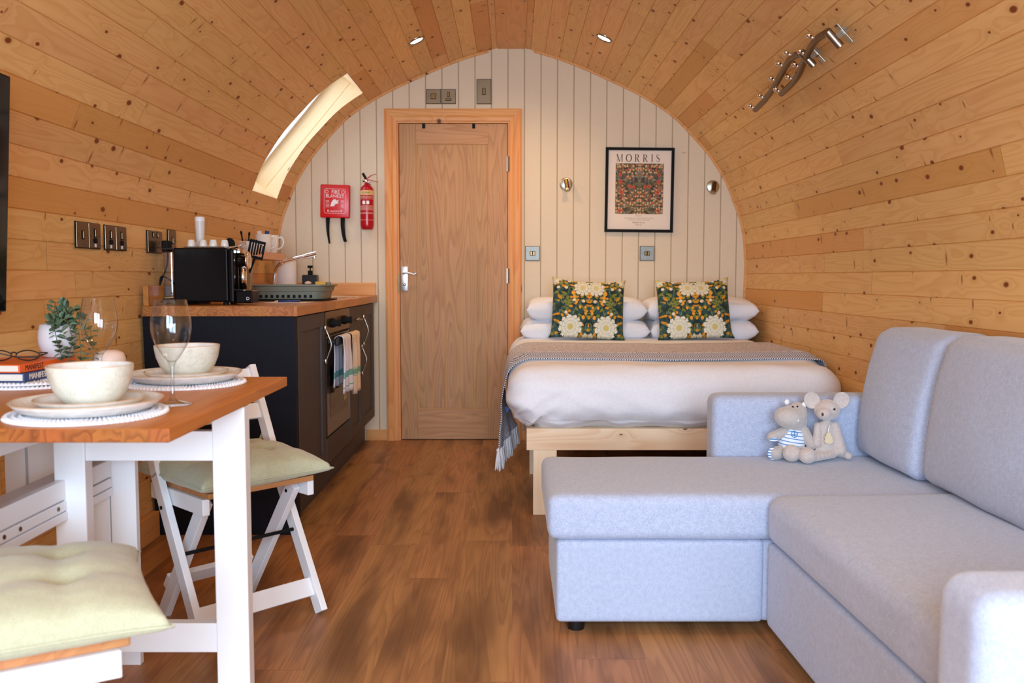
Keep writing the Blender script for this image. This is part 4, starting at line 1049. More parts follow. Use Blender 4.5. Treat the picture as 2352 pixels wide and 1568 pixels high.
def duv(p, u):
    d = Vector((0, 0, 0))
    front = max(0, min(1, (4.05-p.y)/.25)); left = max(0, min(1, (.15-p.x)/.15))
    low = max(0, min(1, (.60-p.z)/.2))
    n = fbm(p, (5, 5, 5)); n2 = fbm(p, (16, 7, 9), 3); n3 = fbm(p, (11, 11, 22), 8)
    top = max(0, min(1, (p.z-.52)/.10)); top = top*top*(3-2*top)
    d.z += top*(.004*n+.017-.026*sstep((4.065-p.y)/.085)+.005*n3*front)
    # rolling bulge along the foot, tucked in above the board
    d.y += front*(.010*n+.010*n2*low+.008*n3*low*low)
    t = (p.z-.375)/.27
    if p.y < 4.0 and t < .45: d.y += .045*(1-t/.45)**2*front
    if p.x < .2 and t < .40: d.x += .055*(1-t/.40)**2*left
    d.x += left*(.012*n2*low)
    # gathered corner
    if left > .2 and front > .2: d.z += .012*math.sin(p.x*70+p.y*50)*low; d.x += .010*math.sin(p.z*60)*low
    rid = 1-2*abs(mnoise.noise(Vector((p.x*5.5+p.z*9, p.z*3.5, 2))))
    d.y -= front*low*.012*max(0, rid-.35)
    rl = 1-2*abs(mnoise.noise(Vector((p.x*9-p.z*14, p.z*4+p.y*3, 5))))
    lf2 = max(0, min(1, (.50-p.x)/.45)); d.y -= front*lf2*low*.020*max(0, rl-.3); d.x -= left*.012*max(0, rl-.3)*low
    # hem scallops
    if t < .12 and front > 0: d.z += .006*math.sin(p.x*23)+.005*n2-.003
    return d
bm = B(); soft(bm, (-.020, 3.735, .364), (1.402, 5.50, .648), .115, 72, duv)
o = obj('duvet', bm, 'linen', None, smooth=True); tag(o, 'plump white duvet covering the whole bed under the striped throw', 'duvet')
# pillows: lying flat
def pil(label, x0, x1, z0, z1, yc, seed):
    w, t = x1-x0+.01, (z1-z0)*1.10
    def fn(p, u, v, s, k):
        n = mnoise.noise(Vector((u*2.2+seed, v*2.2, s))); n2 = mnoise.noise(Vector((u*7+seed, v*4, s*2+seed)))
        p.y += s*(.012*n+.005*n2)*k; return p
    bm = B(); pillow(bm, w, .46, t, 32, .025, .36, fn, 9, 3)
    o = obj('pillow', bm, 'linen', None, smooth=True); o.location = ((x0+x1)/2, yc, (z0+z1)/2); o.rotation_euler = (R(90), 0, 0)
    tag(o, label, 'pillow', 'white pillows at the head of the bed')
pil('lower white pillow of the left stack, behind the left patterned cushion', .050, .775, .645, .770, 5.31, 1)
pil('upper white pillow of the left stack, beside the door', .085, .760, .760, .890, 5.32, 2)
pil('lower white pillow of the right stack, behind the right patterned cushion', .785, 1.385, .645, .770, 5.31, 3)
pil('upper white pillow of the right stack, against the curved wall', .768, 1.388, .762, .885, 5.32, 4)
# flower print (generic): dark green ground, curling leaves, large cream blooms
t = NT('flower_print'); xyz = t.sep(t.coord()); x, z = xyz[0], xyz[2]; ax = t.math('ABSOLUTE', x)
v = t.comb(ax, z, 0.0)
c = t.mix(t.ss(t.noise(v, 30, 2), .42, .58), srgb(20, 46, 42), srgb(44, 78, 76))
w = t.n('ShaderNodeTexNoise'); t.set(w.inputs['Vector'], v); w.inputs['Scale'].default_value = 9
warp = t.n('ShaderNodeVectorMath', operation='MULTIPLY_ADD'); t.set(warp.inputs[0], w.outputs['Color']); warp.inputs[1].default_value = (.09, .09, 0); t.set(warp.inputs[2], v)
wv = t.sep(warp.outputs[0])
lv = t.comb(t.add(t.mul(wv[0], 34), t.mul(wv[1], 18)), t.sub(t.mul(wv[1], 46), t.mul(wv[0], 22)), 0.0)
d1, c1 = t.voro(lv, 1.0, '2D', .9); k = t.sep(c1)
leafc = t.mix(t.math('GREATER_THAN', k[0], .45), srgb(122, 128, 44), srgb(222, 148, 30))
leafc = t.mix(t.math('GREATER_THAN', k[1], .8), leafc, srgb(70, 98, 96))
c = t.mix(t.mul(t.ss(d1, .42, .34), t.math('GREATER_THAN', k[2], .22)), c, leafc)
c = t.mix(t.mul(t.ss(d1, .09, .03), .7), c, srgb(60, 66, 24))
vn = t.math('ABSOLUTE', t.sub(t.noise(warp.outputs[0], 15, 1), .5)); c = t.mix(t.ss(vn, .018, .010), c, srgb(126, 132, 62))
d2, c2 = t.voro(t.comb(t.mul(ax, 22), t.mul(z, 22), 0.0), 1.0, '2D', .8); k2 = t.sep(c2)
c = t.mix(t.mul(t.ss(d2, .22, .17), t.math('GREATER_THAN', k2[0], .82)), c, srgb(226, 214, 186))
def bloom(c, cx, cz, Rr, n, ph, a=srgb(228, 220, 194), b=srgb(176, 184, 160)):
    dx, dz = t.sub(ax, cx), t.sub(z, cz); r = t.math('SQRT', t.add(t.mul(dx, dx), t.mul(dz, dz))); th = t.add(t.math('ARCTAN2', dz, dx), t.mul(t.noise(t.comb(t.add(ax, cx*9), z, 0.0), 38, 1), .9))
    pet = t.math('ABSOLUTE', t.math('SINE', t.add(t.mul(th, n/2), ph)))
    Rp = t.mul(Rr, t.add(.66, t.mul(t.math('POWER', pet, .6), .36)))
    m = t.ss(t.sub(Rp, r), 0.0, .0012)
    sh = t.math('MULTIPLY', t.ss(pet, .0, .35), t.add(.55, t.mul(.45, t.ss(t.math('SINE', t.mul(r, 360)), -.9, .2))))
    pc = t.mix(sh, b, a); pc = t.mix(t.ss(r, Rr*.30, Rr*.18), pc, srgb(212, 196, 118))
    return t.mix(m, c, pc)
c = bloom(c, .0, .188, .04, 9, .3); c = bloom(c, .105, .182, .046, 11, .2)
c = bloom(c, .190, .165, .040, 9, .2)
c = bloom(c, .037, .103, .050, 10, 0.4); c = bloom(c, .098, -.118, .066, 12, .1, srgb(232, 228, 208), srgb(186, 194, 176)); c = bloom(c, .015, -.165, .016, 5, 0)
for cx, cz, r in ((.088, .072, .014), (.082, .048, .012), (.070, .015, .010), (.050, -.012, .010), (.020, -.012, .009), (.018, -.045, .010), (.030, -.068, .012)):
    d = t.math('SQRT', t.add(t.math('POWER', t.mul(t.sub(ax, cx), 1.25), 2.0), t.math('POWER', t.sub(z, cz), 2.0))); c = t.mix(t.ss(d, r, r*.85), c, srgb(234, 162, 52))
t.bump(t.noise(t.coord(), 700, 2), .15, .001)
M['flower_print'] = t.done(c, .85)
def scat(label, x, rz, tilt, seed):
    def fn(p, u, v, s, k):
        n = mnoise.noise(Vector((u*1.6+seed, v*1.6, s))); p.y += s*.010*n*k
        p.z -= .016*(1-u*u)*(v > .5)*(v-.5)*2      # slack top edge between raised corners
        if v < -.8: p.x *= 1+.035*((-v-.8)/.2)
        return p
    bm = B(); pillow(bm, .415, .355, .15, 30, .055, .42, fn)
    o = obj('scatter_cushion', bm, 'flower_print', None, smooth=True); o.location = (x, 5.035, .836); o.rotation_euler = (R(-17), R(tilt), R(rz))
    tag(o, label, 'cushion', 'flower print cushions on the bed')
scat('green and gold flower print cushion on the bed, the one nearer the door', .422, 0, 3, 3)
scat('green and gold flower print cushion on the bed, the one nearer the curved wall', 1.010, 0, -2, 9)
# throw
TH0, TH1 = 3.985, 4.62
t = NT('throw_weave'); uv = t.sep(t.coord('UV')); u, vv = uv[0], uv[1]
d, cc = t.voro(t.comb(t.mul(u, 150), t.mul(vv, 210), 0.0), 1.0, '2D', 1.0); kk = t.sep(cc)
c = t.mix(t.mul(t.math('GREATER_THAN', kk[0], .74), t.ss(d, .5, .3)), srgb(212, 210, 222), srgb(50, 58, 96))
hw = .0325
fold = t.math('PINGPONG', vv, hw)
st = t.math('FRACT', t.add(t.mul(u, 95), t.mul(fold, 95))); herr = t.mix(t.ss(st, .42, .50), srgb(28, 34, 60), srgb(232, 230, 234))
edge = t.math('LESS_THAN', vv, .065); edge2 = t.math('GREATER_THAN', vv, TH1-TH0-.03)
c = t.mix(t.math('MAXIMUM', edge, edge2), c, herr)
t.bump(t.noise(t.coord(), 420, 2), .4, .0015)
M['throw'] = t.done(c, .95)
def throw_path(y):
    k = (y-TH0)/(TH1-TH0)
    zt = .671-.026*sstep((4.065-y)/.085)
    xb = -.062+.085*k; zb = .235+.04*k
    pts = [(1.398, .585), (1.385, .640), (1.33, zt+.004), (1.24, zt+.008), (.9, zt+.004), (.5, zt+.004), (.15, zt+.008), (.055, zt+.002), (-.012, zt-.042), (-.037, zt-.12), (-.044-.006*(1-k), zt-.20), (-.050+.03*k, .38), (-.058+.06*k, .31), (xb, zb)]
    return smooth_path([(a, 0, b) for a, b in pts], 9)
bm = B(); uvl = bm.loops.layers.uv.verify(); rows = []; ny = 34
for j in range(ny+1):
    y = TH0+(TH1-TH0)*j/ny; P = throw_path(y); L = 0; r = []
    for i, p in enumerate(P):
        if i: L += (p-P[i-1]).length
        hang = max(0, min(1, (.5-p.z)/.3)); wob = math.sin(j/ny*PI*5)*.011*hang
        yy = y+.045*hang*(1-j/ny)*0+.012*math.sin(p.x*6)*(1-hang)+.03*hang
        zz = p.z+.0025*mnoise.noise(Vector((p.x*9, yy*9, 0)))
        r.append((bm.verts.new((p.x+wob*.8, yy-(y-4.10)*.35*hang, zz)), (L, y-TH0)))
    rows.append(r)
for a, b in zip(rows, rows[1:]):
    for i in range(len(a)-1):
        q = (a[i], a[i+1], b[i+1], b[i]); f = bm.faces.new([w[0] for w in q])
        for lp, w in zip(f.loops, q): lp[uvl].uv = w[1]
ends = [rows[j][-1][0].co.copy() for j in range(0, ny+1)]
me = bpy.data.meshes.new('throw'); bm.to_mesh(me); bm.free()
tw = link('throw', me, None, 'throw', smooth=True); sm = tw.modifiers.new('thick', 'SOLIDIFY'); sm.thickness = .004; sm.offset = 1
tag(tw, 'speckled blanket throw with navy herringbone border and tassels laid across the bed', 'throw')
for j in range(0, ny+1, 2):
    p = ends[j]; bm = B(); L = .092
    lathe(bm, [(0, .006), (.008, 0), (.009, -.007), (.006, -.012), (.009, -.020)], 10, p)
    for q in range(13):
        a = 2*PI*q/13; rr_ = .006; dx, dy_ = math.cos(a), math.sin(a)
        tube(bm, [p+Vector((dx*rr_*.6, dy_*rr_*.6, -.012)), p+Vector((dx*rr_*1.6, dy_*rr_*1.6, -.045)), p+Vector((dx*rr_*1.9+random.uniform(-.004, .004), dy_*rr_*2.2, -L+random.uniform(-.008, .008)))], .0024, 5, 3)
    obj('tassel', bm, 'tassel', tw, smooth=True)
bm = B(); a, b = Vector((-.030, 4.30, .395)), Vector((-.012, 4.285, .385)); 
flat = [(-.036, 4.262, .405), (-.012, 4.262, .392), (-.020, 4.262, .372), (-.040, 4.262, .362)]
v1 = [bm.verts.new(p) for p in flat]; v2 = [bm.verts.new((p[0], p[1]+.001, p[2])) for p in flat]; bm.faces.new(v1); bm.faces.new(v2[::-1])
for i in range(4): bm.faces.new((v1[i], v1[(i+1) % 4], v2[(i+1) % 4], v2[i]))
M['label_blue'] = plain('label_blue', srgb(110, 142, 208), .6); obj('sewn_label', bm, 'label_blue', tw)

# ---------------------------------------------------------------- corner sofa
so = thing('corner_sofa', 'pale blue-grey fabric corner sofa with a chaise pointing to the left', 'sofa')
def puff(amt, cen, seedv, ax=2):
    def f(p, u):
        d = Vector((0, 0, 0)); k = max(0, (1-u.x**2))*max(0, (1-u.y**2))
        d.z = (amt*k if u.z > .5 else 0)+.003*mnoise.noise(Vector((p.x*4+seedv, p.y*4, p.z*4)))
        return d
    return f
def rotsofa(o, a=1.7):
    m = Matrix.Translation((.705, 2.50, 0)) @ Matrix.Rotation(R(a), 4, 'Z') @ Matrix.Translation((-.705, -2.50, 0)); o.data.transform(m); return o
bm = B(); soft(bm, (.100, 2.492, .272), (1.30, 3.075, .402), .030, 22, puff(.006, 0, 1)); obj('chaise_cushion', bm, 'sofa', so, smooth=True)
bm = B(); soft(bm, (.125, 2.500, .035), (.711, 3.06, .271), .014, 16); obj('chaise_base', bm, 'sofa', so, smooth=True)
bm = B(); soft(bm, (.706, 1.36, .272), (1.33, 2.490, .412), .042, 22, puff(.012, 0, 5)); rotsofa(obj('seat_cushion', bm, 'sofa', so, smooth=True))
bm = B(); soft(bm, (.714, 1.34, .035), (1.30, 2.490, .271), .012, 16); rotsofa(obj('seat_base', bm, 'sofa', so, smooth=True))
bm = B(); soft(bm, (.706, 2.505, .035), (1.30, 3.06, .271), .012, 8); obj('corner_base', bm, 'sofa', so, smooth=True)
bm = B(); soft(bm, (.690, 3.080, .05), (1.36, 3.205, .606), .032, 22); a1 = obj('armrest', bm, 'sofa', so, smooth=True)
bm = B(); soft(bm, (.640, 1.20, .05), (1.30, 1.352, .575), .040, 22); a2 = obj('armrest', bm, 'sofa', so, smooth=True)
bm = B(); soft(bm, (1.325, 1.25, .05), (1.385, 3.20, .70), .02, 12); obj('back_frame', bm, 'sofa', so, smooth=True)
def backc(y0, y1, x0, seedv, skew):
    def f(p, u):
        d = Vector((0, 0, 0)); h = (p.z-.405)/.44
        k = max(0, 1-u.y**2)**.6*max(0, 1-u.z**2)**.5
        if u.x < 0: d.x -= .030*k
        d.x += (.062)*max(0, h)**1.6+skew*(.5-u.y*.5)*h
        d.z += .006*mnoise.noise(Vector((p.y*5+seedv, p.z*3, 0)))-.012*(u.y**6)*(u.z > .6)
        if u.x < 0: d.x += .004*mnoise.noise(Vector((p.y*6+seedv, p.z*6, 1)))
        return d
    bm = B(); soft(bm, (x0, y0, .408), (x0+.155, y1, .848), .040, 24, f)
    return obj('back_cushion', bm, 'sofa', so, smooth=True)
c1_ = backc(2.628, 3.072, 1.178, 1, .03); c2_ = backc(1.965, 2.618, 1.196, 4, .0); c3_ = backc(1.365, 1.955, 1.205, 7, .0)
for x, y in ((.185, 2.555), (.185, 3.0), (.75, 1.42), (1.22, 1.42), (1.22, 3.0)):
    bm = B(); cyl(bm, (x, y, 0), (x, y, .036), .024, 24, .028); obj('foot', bm, 'black', so)

# ---------------------------------------------------------------- soft toys on the sofa
M['shirt'] = None
t = NT('striped_jersey'); z = t.sep(t.coord()); st = t.math('FRACT', t.mul(t.add(z[2], t.mul(z[0], .15)), 92))
M['shirt'] = t.done(t.mix(t.ss(st, .74, .80), srgb(236, 240, 246), srgb(62, 132, 196)), .9)
M['toy_blue'] = plain('toy_blue', srgb(70, 140, 200), .8)
t = NT('striped_sole'); z = t.sep(t.coord()); st = t.math('FRACT', t.mul(z[2], 120)); M['sole'] = t.done(t.mix(t.ss(st, .5, .56), srgb(236, 240, 246), srgb(80, 142, 200)), .9)
def blobs(name, lst, mat, parent, vox=.0032):
    bm = B()
    for c, r, rot in lst: ball(bm, c, r, Matrix.Rotation(R(rot[0]), 4, rot[1]) if rot else None, 3)
    o = obj(name, bm, mat, parent, smooth=True)
    m = o.modifiers.new('skin', 'REMESH'); m.mode = 'VOXEL'; m.voxel_size = vox; m.use_smooth_shade = True
    s = o.modifiers.new('soften', 'SMOOTH'); s.factor = .5; s.iterations = 6
    return o
def chain(a, b, r0, r1, n=6):
    a, b = Vector(a), Vector(b); return [(tuple(a.lerp(b, i/(n-1))), r0+(r1-r0)*i/(n-1), None) for i in range(n)]
# all toy coordinates are metres from the seat point under the toy
hp = thing('hippo_toy', 'grey plush hippo toy in a blue striped top sitting on the sofa', 'soft toy', (.937, 3.0, .408)); hp.scale = (1.07,)*3
L = [((0, 0, .052), (.040, .034, .055), None), ((.006, .0, .118), (.038, .034, .046), None), ((.016, .004, .140), (.030, .028, .036), None),
     ((-.022, -.036, .132), (.046, .036, .034), (10, 'Y')), ((-.006, -.018, .138), (.036, .034, .032), None)]
L += chain((-.028, -.012, .085), (-.068, -.020, .068), .015, .0165)+chain((.034, -.012, .085), (.052, -.030, .045), .016, .015)
L += chain((-.018, -.014, .026), (-.060, -.030, .020), .019, .021)+chain((.018, -.02, .024), (.030, -.06, .020), .019, .020)
blobs('body', L, 'plush_grey', hp)
bm = B(); ball(bm, (0, 0, .060), (.0425, .0365, .047)); ball(bm, (-.001, 0, .048), (.043, .037, .036)); o = obj('striped_top', bm, 'shirt', hp, smooth=True); m = o.modifiers.new('r', 'REMESH'); m.mode = 'VOXEL'; m.voxel_size = .003; m.use_smooth_shade = True
bm = B(); lathe(bm, [(.0085, 0), (.0105, .0006), (.0085, .0012)], 24, (0, 0, 0), axis='Y'); bar(bm, (-.009, 0, 0), (.009, 0, 0), .0014, .0014); bar(bm, (0, 0, -.012), (0, 0, .012), .0014, .0014)
o = obj('badge', bm, 'toy_blue', hp); o.location = (-.004, -.0365, .080); o.rotation_euler = (R(-18), 0, 0)
for x, z in ((-.020, .176), (.034, .168)):
    bm = B(); ball(bm, (0, 0, 0), (.008, .005, .009)); ball(bm, (0, -.004, 0), (.003, .003, .005)); o = obj('ear', bm, 'white', hp, smooth=True); o.location = (x, -.006, z)
for x, y, z in ((-.012, -.040, .166), (.004, -.034, .166)):
    bm = B(); ball(bm, (x, y, z), .0032, sub=2); obj('eye', bm, 'toy_eye', hp, smooth=True)
bm = B(); ball(bm, (-.004, -.066, .128), (.004, .003, .0045), sub=2); obj('nostril', bm, 'white', hp, smooth=True)
bm = B(); ball(bm, (-.070, -.036, .020), (.016, .006, .020)); obj('sole', bm, 'sole', hp, smooth=True)
bm = B(); ball(bm, (-.066, -.030, .062), (.014, .008, .008)); obj('paw_pad', bm, 'sole', hp, smooth=True)
bm = B(); ball(bm, (-.030, -.018, .027), (.014, .0215, .0215)); obj('trouser_leg', bm, 'shirt', hp, smooth=True)
ms = thing('mouse_toy', 'beige plush mouse toy with round ears sitting against the sofa back cushion', 'soft toy', (1.045, 2.985, .408)); ms.scale = (1.10,)*3
L = [((.0, 0, .045), (.038, .032, .045), None), ((.0, .002, .085), (.026, .024, .034), None), ((-.002, -.008, .150), (.038, .036, .032), None), ((-.018, -.034, .142), (.024, .022, .019), (20, 'Z')), ((-.028, -.048, .139), (.011, .010, .009), None)]
L += chain((.026, -.004, .10), (.036, -.022, .030), .013, .019)+chain((-.026, -.004, .10), (-.034, -.02, .050), .012, .014)
L += chain((.012, -.026, .018), (-.060, -.062, .014), .013, .013)+[((-.080, -.078, .024), (.026, .022, .024), None)]
L += chain((-.016, -.02, .020), (-.075, -.03, .016), .013, .013, 4)+[((-.118, -.050, .026), (.027, .022, .026), None), ((-.09, -.04, .018), (.018, .016, .016), None)]
L += chain((.03, .0, .012), (.054, -.02, .010), .006, .006, 5)+[((.060, -.024, .013), .012, None)]
blobs('body', L, 'plush', ms)
for x, z, rz in ((-.046, .178, -25), (.042, .178, 25)):
    bm = B(); ball(bm, (0, 0, 0), (.023, .008, .026)); bmesh.ops.transform(bm, matrix=Matrix.Identity(4), verts=bm.verts)
    for v in bm.verts:
        if v.co.y < 0: v.co.y = -v.co.y*.2-.002+.004*(1-(v.co.x/.023)**2-(v.co.z/.026)**2)*1.0
    o = obj('ear', bm, 'plush', ms, smooth=True); o.location = (x, -.004, z); o.rotation_euler = (0, R(rz), R(-10))
bm = B(); ball(bm, (-.016, -.038, .158), .0034, sub=2); ball(bm, (.008, -.044, .157), .0034, sub=2); obj('eye', bm, 'toy_eye', ms, smooth=True)
bm = B(); ball(bm, (-.031, -.056, .143), (.0034, .003, .0055), sub=2); M['nose'] = plain('nose', srgb(70, 40, 44), .5); obj('nose', bm, 'nose', ms, smooth=True)
bm = B(); outl = [(0, .016), (.006, .012), (.007, .005), (.013, .0), (.010, -.004), (.014, -.012), (.008, -.018), (0, -.020), (-.008, -.018), (-.014, -.012), (-.010, -.004), (-.013, .0), (-.007, .005), (-.006, .012)]
a = [bm.verts.new((x_, -.001, z_)) for x_, z_ in outl]; b = [bm.verts.new((x_, .001, z_)) for x_, z_ in outl]; bm.faces.new(a); bm.faces.new(b[::-1])
for i in range(len(a)): bm.faces.new((a[i], a[(i+1) % len(a)], b[(i+1) % len(a)], b[i]))
o = obj('hang_tag', bm, 'cream_tag', ms); o.location = (-.006, -.040, .072); o.rotation_euler = (R(-12), 0, 0)
bm = B(); tube(bm, [(-.006, -.036, .088), (-.004, -.034, .098), (0, -.028, .106)], .0018, 8); obj('tag_string', bm, 'white', ms, smooth=True)
# ---------------------------------------------------------------- drop leaf dining table
TZ = .74
tb = thing('dining_table', 'drop-leaf dining table with brown pine top and white legs, laid for two', 'table')
bm = B(); box(bm, -1.34, -.613, 1.603, 2.456, TZ-.025, TZ, .002)
for f in bm.faces:
    if abs(f.normal.y) > .9: f.material_index = 1
obj('tabletop', bm, ('table', 'table_end'), tb)
bm = B(); box(bm, -.690, -.614, 2.06, 2.10, 0, TZ-.026, .003); obj('leg', bm, 'white', tb)
bm = B(); box(bm, -1.056, -.984, 2.06, 2.10, 0, TZ-.026, .003); obj('leg', bm, 'white', tb)
bm = B(); box(bm, -.984, -.690, 2.065, 2.092, .588, .657, .002); obj('top_rail', bm, 'white', tb)
bm = B(); box(bm, -.984, -.690, 2.065, 2.092, .134, .204, .002); obj('bottom_rail', bm, 'white', tb)
for y in (2.30, 1.68):
    e = -.03 if y < 2 else 0
    for xa, xb, zz in ((-1.035, -.970, 0), (-1.100, -1.038, 0), (-1.245, -1.103, .455), (-1.305, -1.252, .455)):
        bm = B(); box(bm, xa+e, xb+e, y, y+.022, zz, TZ-.026, .002); obj('end_panel_board', bm, 'white', tb)
for x0, x1, z0, z1, nm in ((-1.045, -1.022, .653, TZ-.026, 'apron'), (-1.050, -1.030, .500, .545, 'stretcher'), (-1.048, -1.028, .474, .497, 'stretcher'), (-1.050, -1.026, .452, .472, 'stretcher'), (-1.130, -1.052, .510, .530, 'stretcher')):
    bm = B(); box(bm, x0, x1, 1.702, 2.298, z0, z1, .002)
    obj(nm, bm, 'white', tb)
bm = B()
for y, z in ((1.86, .486), (2.02, .486), (1.80, .486)): cyl(bm, (-1.0285, y, z), (-1.0262, y, z), .005, 12)
obj('screw', bm, 'bronze', tb)
bm = B(); box(bm, -1.04, -.99, 2.285, 2.2985, .655, .70, .002); obj('hinge', bm, 'steel', tb)

# ---------------------------------------------------------------- folding chairs
def make_chair(label, loc, rz):
    t = thing('folding_chair', label, 'chair', loc, rz, 'white folding chairs with brown slatted seats')
    zs = .427; tf, m1, m2 = -.175, .563, .488     # local -Y is the front
    def L(z): return (-(-tf-m1*z)) if z < .45 else -(-tf-m1*.45-m2*(z-.45))
    L = lambda z: (tf+m1*z) if z < .45 else tf+m1*.45+m2*(z-.45)
    bm = B()
    box(bm, -.167, .167, -.18, .18, zs-.016, zs, .0025)
    obj('seat', bm, 'slat', t)
    for s in (-1, 1):
        x = s*.192-s*.002
        bm = B(); bar(bm, (x, L(0), 0.006), (x, L(.45), .45), .021, .042, .002, up=(0, 1, .5)); bar(bm, (x, L(.44), .44), (x, L(.722), .722), .021, .040, .002, up=(0, 1, .5)); obj('long_leg', bm, 'white', t)
        bm = B(); x2 = s*.140; bar(bm, (x2, .161, .006), (x2, -.115, zs-.03), .021, .044, .002, up=(0, 1, .5)); lg = obj('short_leg', bm, 'white', t)
        bm = B(); x3 = s*.166; box(bm, x3-.0105, x3+.0105, -.165, .150, zs-.062, zs-.017, .002); obj('seat_rail', bm, 'white', t)
        bm = B(); cyl(bm, (s*.205, L(.36), .36), (s*.2025, L(.36), .36), .0055, 12); cyl(bm, (s*.1285, -.09, zs-.055), (s*.1268, -.09, zs-.055), .0055, 12); obj('bolt', bm, 'matte_black', t)
    bm = B(); bar(bm, (-.19, L(.075), .075), (.19, L(.075), .075), .018, .055, .002, up=(0, m1, 1)); obj('front_bar', bm, 'white', t)
    bm = B(); bar(bm, (-.14, .145-.0, .105), (.14, .145, .105), .018, .050, .002, up=(0, -.7, 1)); obj('rear_bar', bm, 'white', t)
    for z in (.692, .585):
        bm = B(); bar(bm, (-.19, L(z), z), (.19, L(z), z), .014, .050, .002, up=(0, m2, 1)); obj('backrest_slat', bm, 'white', t)
    bm = B(); cyl(bm, (-.20, L(.235), .235), (.20, L(.235), .235), .0055, 12); obj('steel_rod', bm, 'matte_black', t)
    return t
ch1 = make_chair('white folding chair on the far side of the table, facing the room', (-.832, 2.650, 0), R(46.1))
ch2 = make_chair('white folding chair in the bottom left foreground, only its seat corner showing', (-.862, 1.490, 0), R(120.7))
def seatpad(label, loc, rz, size, seed, ties):
    t = thing('seat_pad', label, 'seat cushion', loc, rz, 'sage green tufted seat pads')
    bt = [(-.33, -.33), (.33, -.33), (-.33, .33), (.33, .33)] if seed != 9 else [(-.33, -.33), (.33, -.33), (-.33, .33), (.33, .33)]
    def fn(p, u, v, s, k):
        if s > 0:
            for a, b in bt:
                d2 = (u-a)**2+(v-b)**2; p.y -= .020*math.exp(-d2/.012)+.010*math.exp(-d2/.08)
            p.y -= .006*(math.exp(-(abs(u)-.33)**2/.010)+math.exp(-(abs(v)-.33)**2/.010))*k
        n = mnoise.noise(Vector((u*3+seed, v*3, s))); n2 = mnoise.noise(Vector((u*9+seed, v*6, s)))
        p.y += s*(.006*n+.003*n2)*k
        edge = max(abs(u), abs(v))
        if s < 0: p.y *= .38
        return p
    bm = B(); pillow(bm, size, size, .162, 40, .075, .32, fn)
    bmesh.ops.rotate(bm, cent=(0, 0, 0), matrix=Matrix.Rotation(R(90), 3, 'X'), verts=bm.verts)
    mn = min(v.co.z for v in bm.verts)
    if sum(1 for v in bm.verts if v.co.z > 0) == 0: pass
    o = obj('pad', bm, 'sage', t, smooth=True)
    # piping round the rim
    bm = B(); pts = []
    for i in range(97):
        a = i/96*4; e = int(a) % 4; q = -1+2*(a-int(a)); u, v = ((q, -1), (1, q), (-q, 1), (-1, -q))[e]
        x = u*size/2*(1-.075*(1-v**4)*abs(u)); z = v*size/2*(1-.075*(1-u**4)*abs(v)); y = .012*(abs(u)*abs(v))**3
        pts.append((x, -z, .002))
    tube(bm, pts, .0028, 8, 1, caps=False); obj('piping', bm, 'sage', t, smooth=True)
    if ties:
        bm = B(); c = Vector((size*.45, size*.42, .006))
        for pts in ([c, c+Vector((.005, .01, .02)), c+Vector((.022, .015, .045)), c+Vector((.045, .02, .055))], [c, c+Vector((-.02, .01, .018)), c+Vector((-.05, .0, .010)), c+Vector((-.075, -.01, .012))], [c, c+Vector((.012, .01, .012)), c+Vector((.026, .0, .0)), c+Vector((.024, -.004, -.012))]):
            P = smooth_path(pts, 6); pr = None
            for i, p in enumerate(P):
                d = (P[min(i+1, len(P)-1)]-P[max(i-1, 0)]).normalized(); n = d.cross(Vector((.7, -.5, .2))).normalized(); w = .012*math.sin(PI*min(1, .15+.85*(1-i/(len(P)-1))))+.0015
                r = [bm.verts.new(p+n*w), bm.verts.new(p-n*w)]
                if pr: bm.faces.new((pr[0], pr[1], r[1], r[0]))
                pr = r
        ball(bm, c, .010, sub=2); o = obj('ribbon_tie', bm, 'sage', t, smooth=True); sm = o.modifiers.new('thick', 'SOLIDIFY'); sm.thickness = .0015
    return t
seatpad('sage green tufted cushion with a ribbon tie on the far folding chair', (-.822, 2.640, .447), R(46.1), .415, 2, True)
seatpad('sage green tufted cushion on the foreground chair at the bottom left', (-.852, 1.510, .449), R(118.5), .455, 5, False)

# ---------------------------------------------------------------- place settings
def braided(name, r, coils, rad_n):
    bm = B(); nt, nr = 744, coils*4; rows = []
    for i in range(nr+1):
        rr_ = r*(i+.001)/nr; ph = (i/4) % 1; env = math.sin(PI*ph) if True else 0; ring = int(i/4)
        row = []
        cnt = max(8, int(round(2*PI*max(rr_, .01)/.011)))
        for k in range(nt):
            a = 2*PI*k/nt; tw = .5+.5*math.cos(a*rad_n+ring*1.3+ph*4.5)
            z = .0015+.0078*env*(.35+.65*tw) if i < nr else .001
            row.append(bm.verts.new(((rr_+.0014*tw*(i >= nr-1))*math.cos(a), (rr_+.0014*tw*(i >= nr-1))*math.sin(a), z)))
        rows.append(row)
    for a, b in zip(rows, rows[1:]):
        for k in range(nt): bm.faces.new((a[k], a[(k+1) % nt], b[(k+1) % nt], b[k]))
    b0 = [bm.verts.new((r*math.cos(2*PI*k/nt), r*math.sin(2*PI*k/nt), 0)) for k in range(nt)]
    for k in range(nt): bm.faces.new((rows[-1][k], rows[-1][(k+1) % nt], b0[(k+1) % nt], b0[k]))
    bm.faces.new(b0[::-1])
    return obj(name, bm, 'mat_white', None, smooth=True)
M['mat_white'] = plain('mat_white', srgb(236, 236, 242), .85, var=.03)
m0 = braided('placemat', .150, 12, 93)
mats = [((-.836, 1.772), 0, 'round white braided placemat under the front place setting'), ((-.831, 2.290), 0, 'round white braided placemat under the far place setting'),
        ((-1.215, 2.300), 0, 'lower of two round braided placemats under the books'), ((-1.222, 2.304), .0092, 'upper of two round braided placemats under the books')]
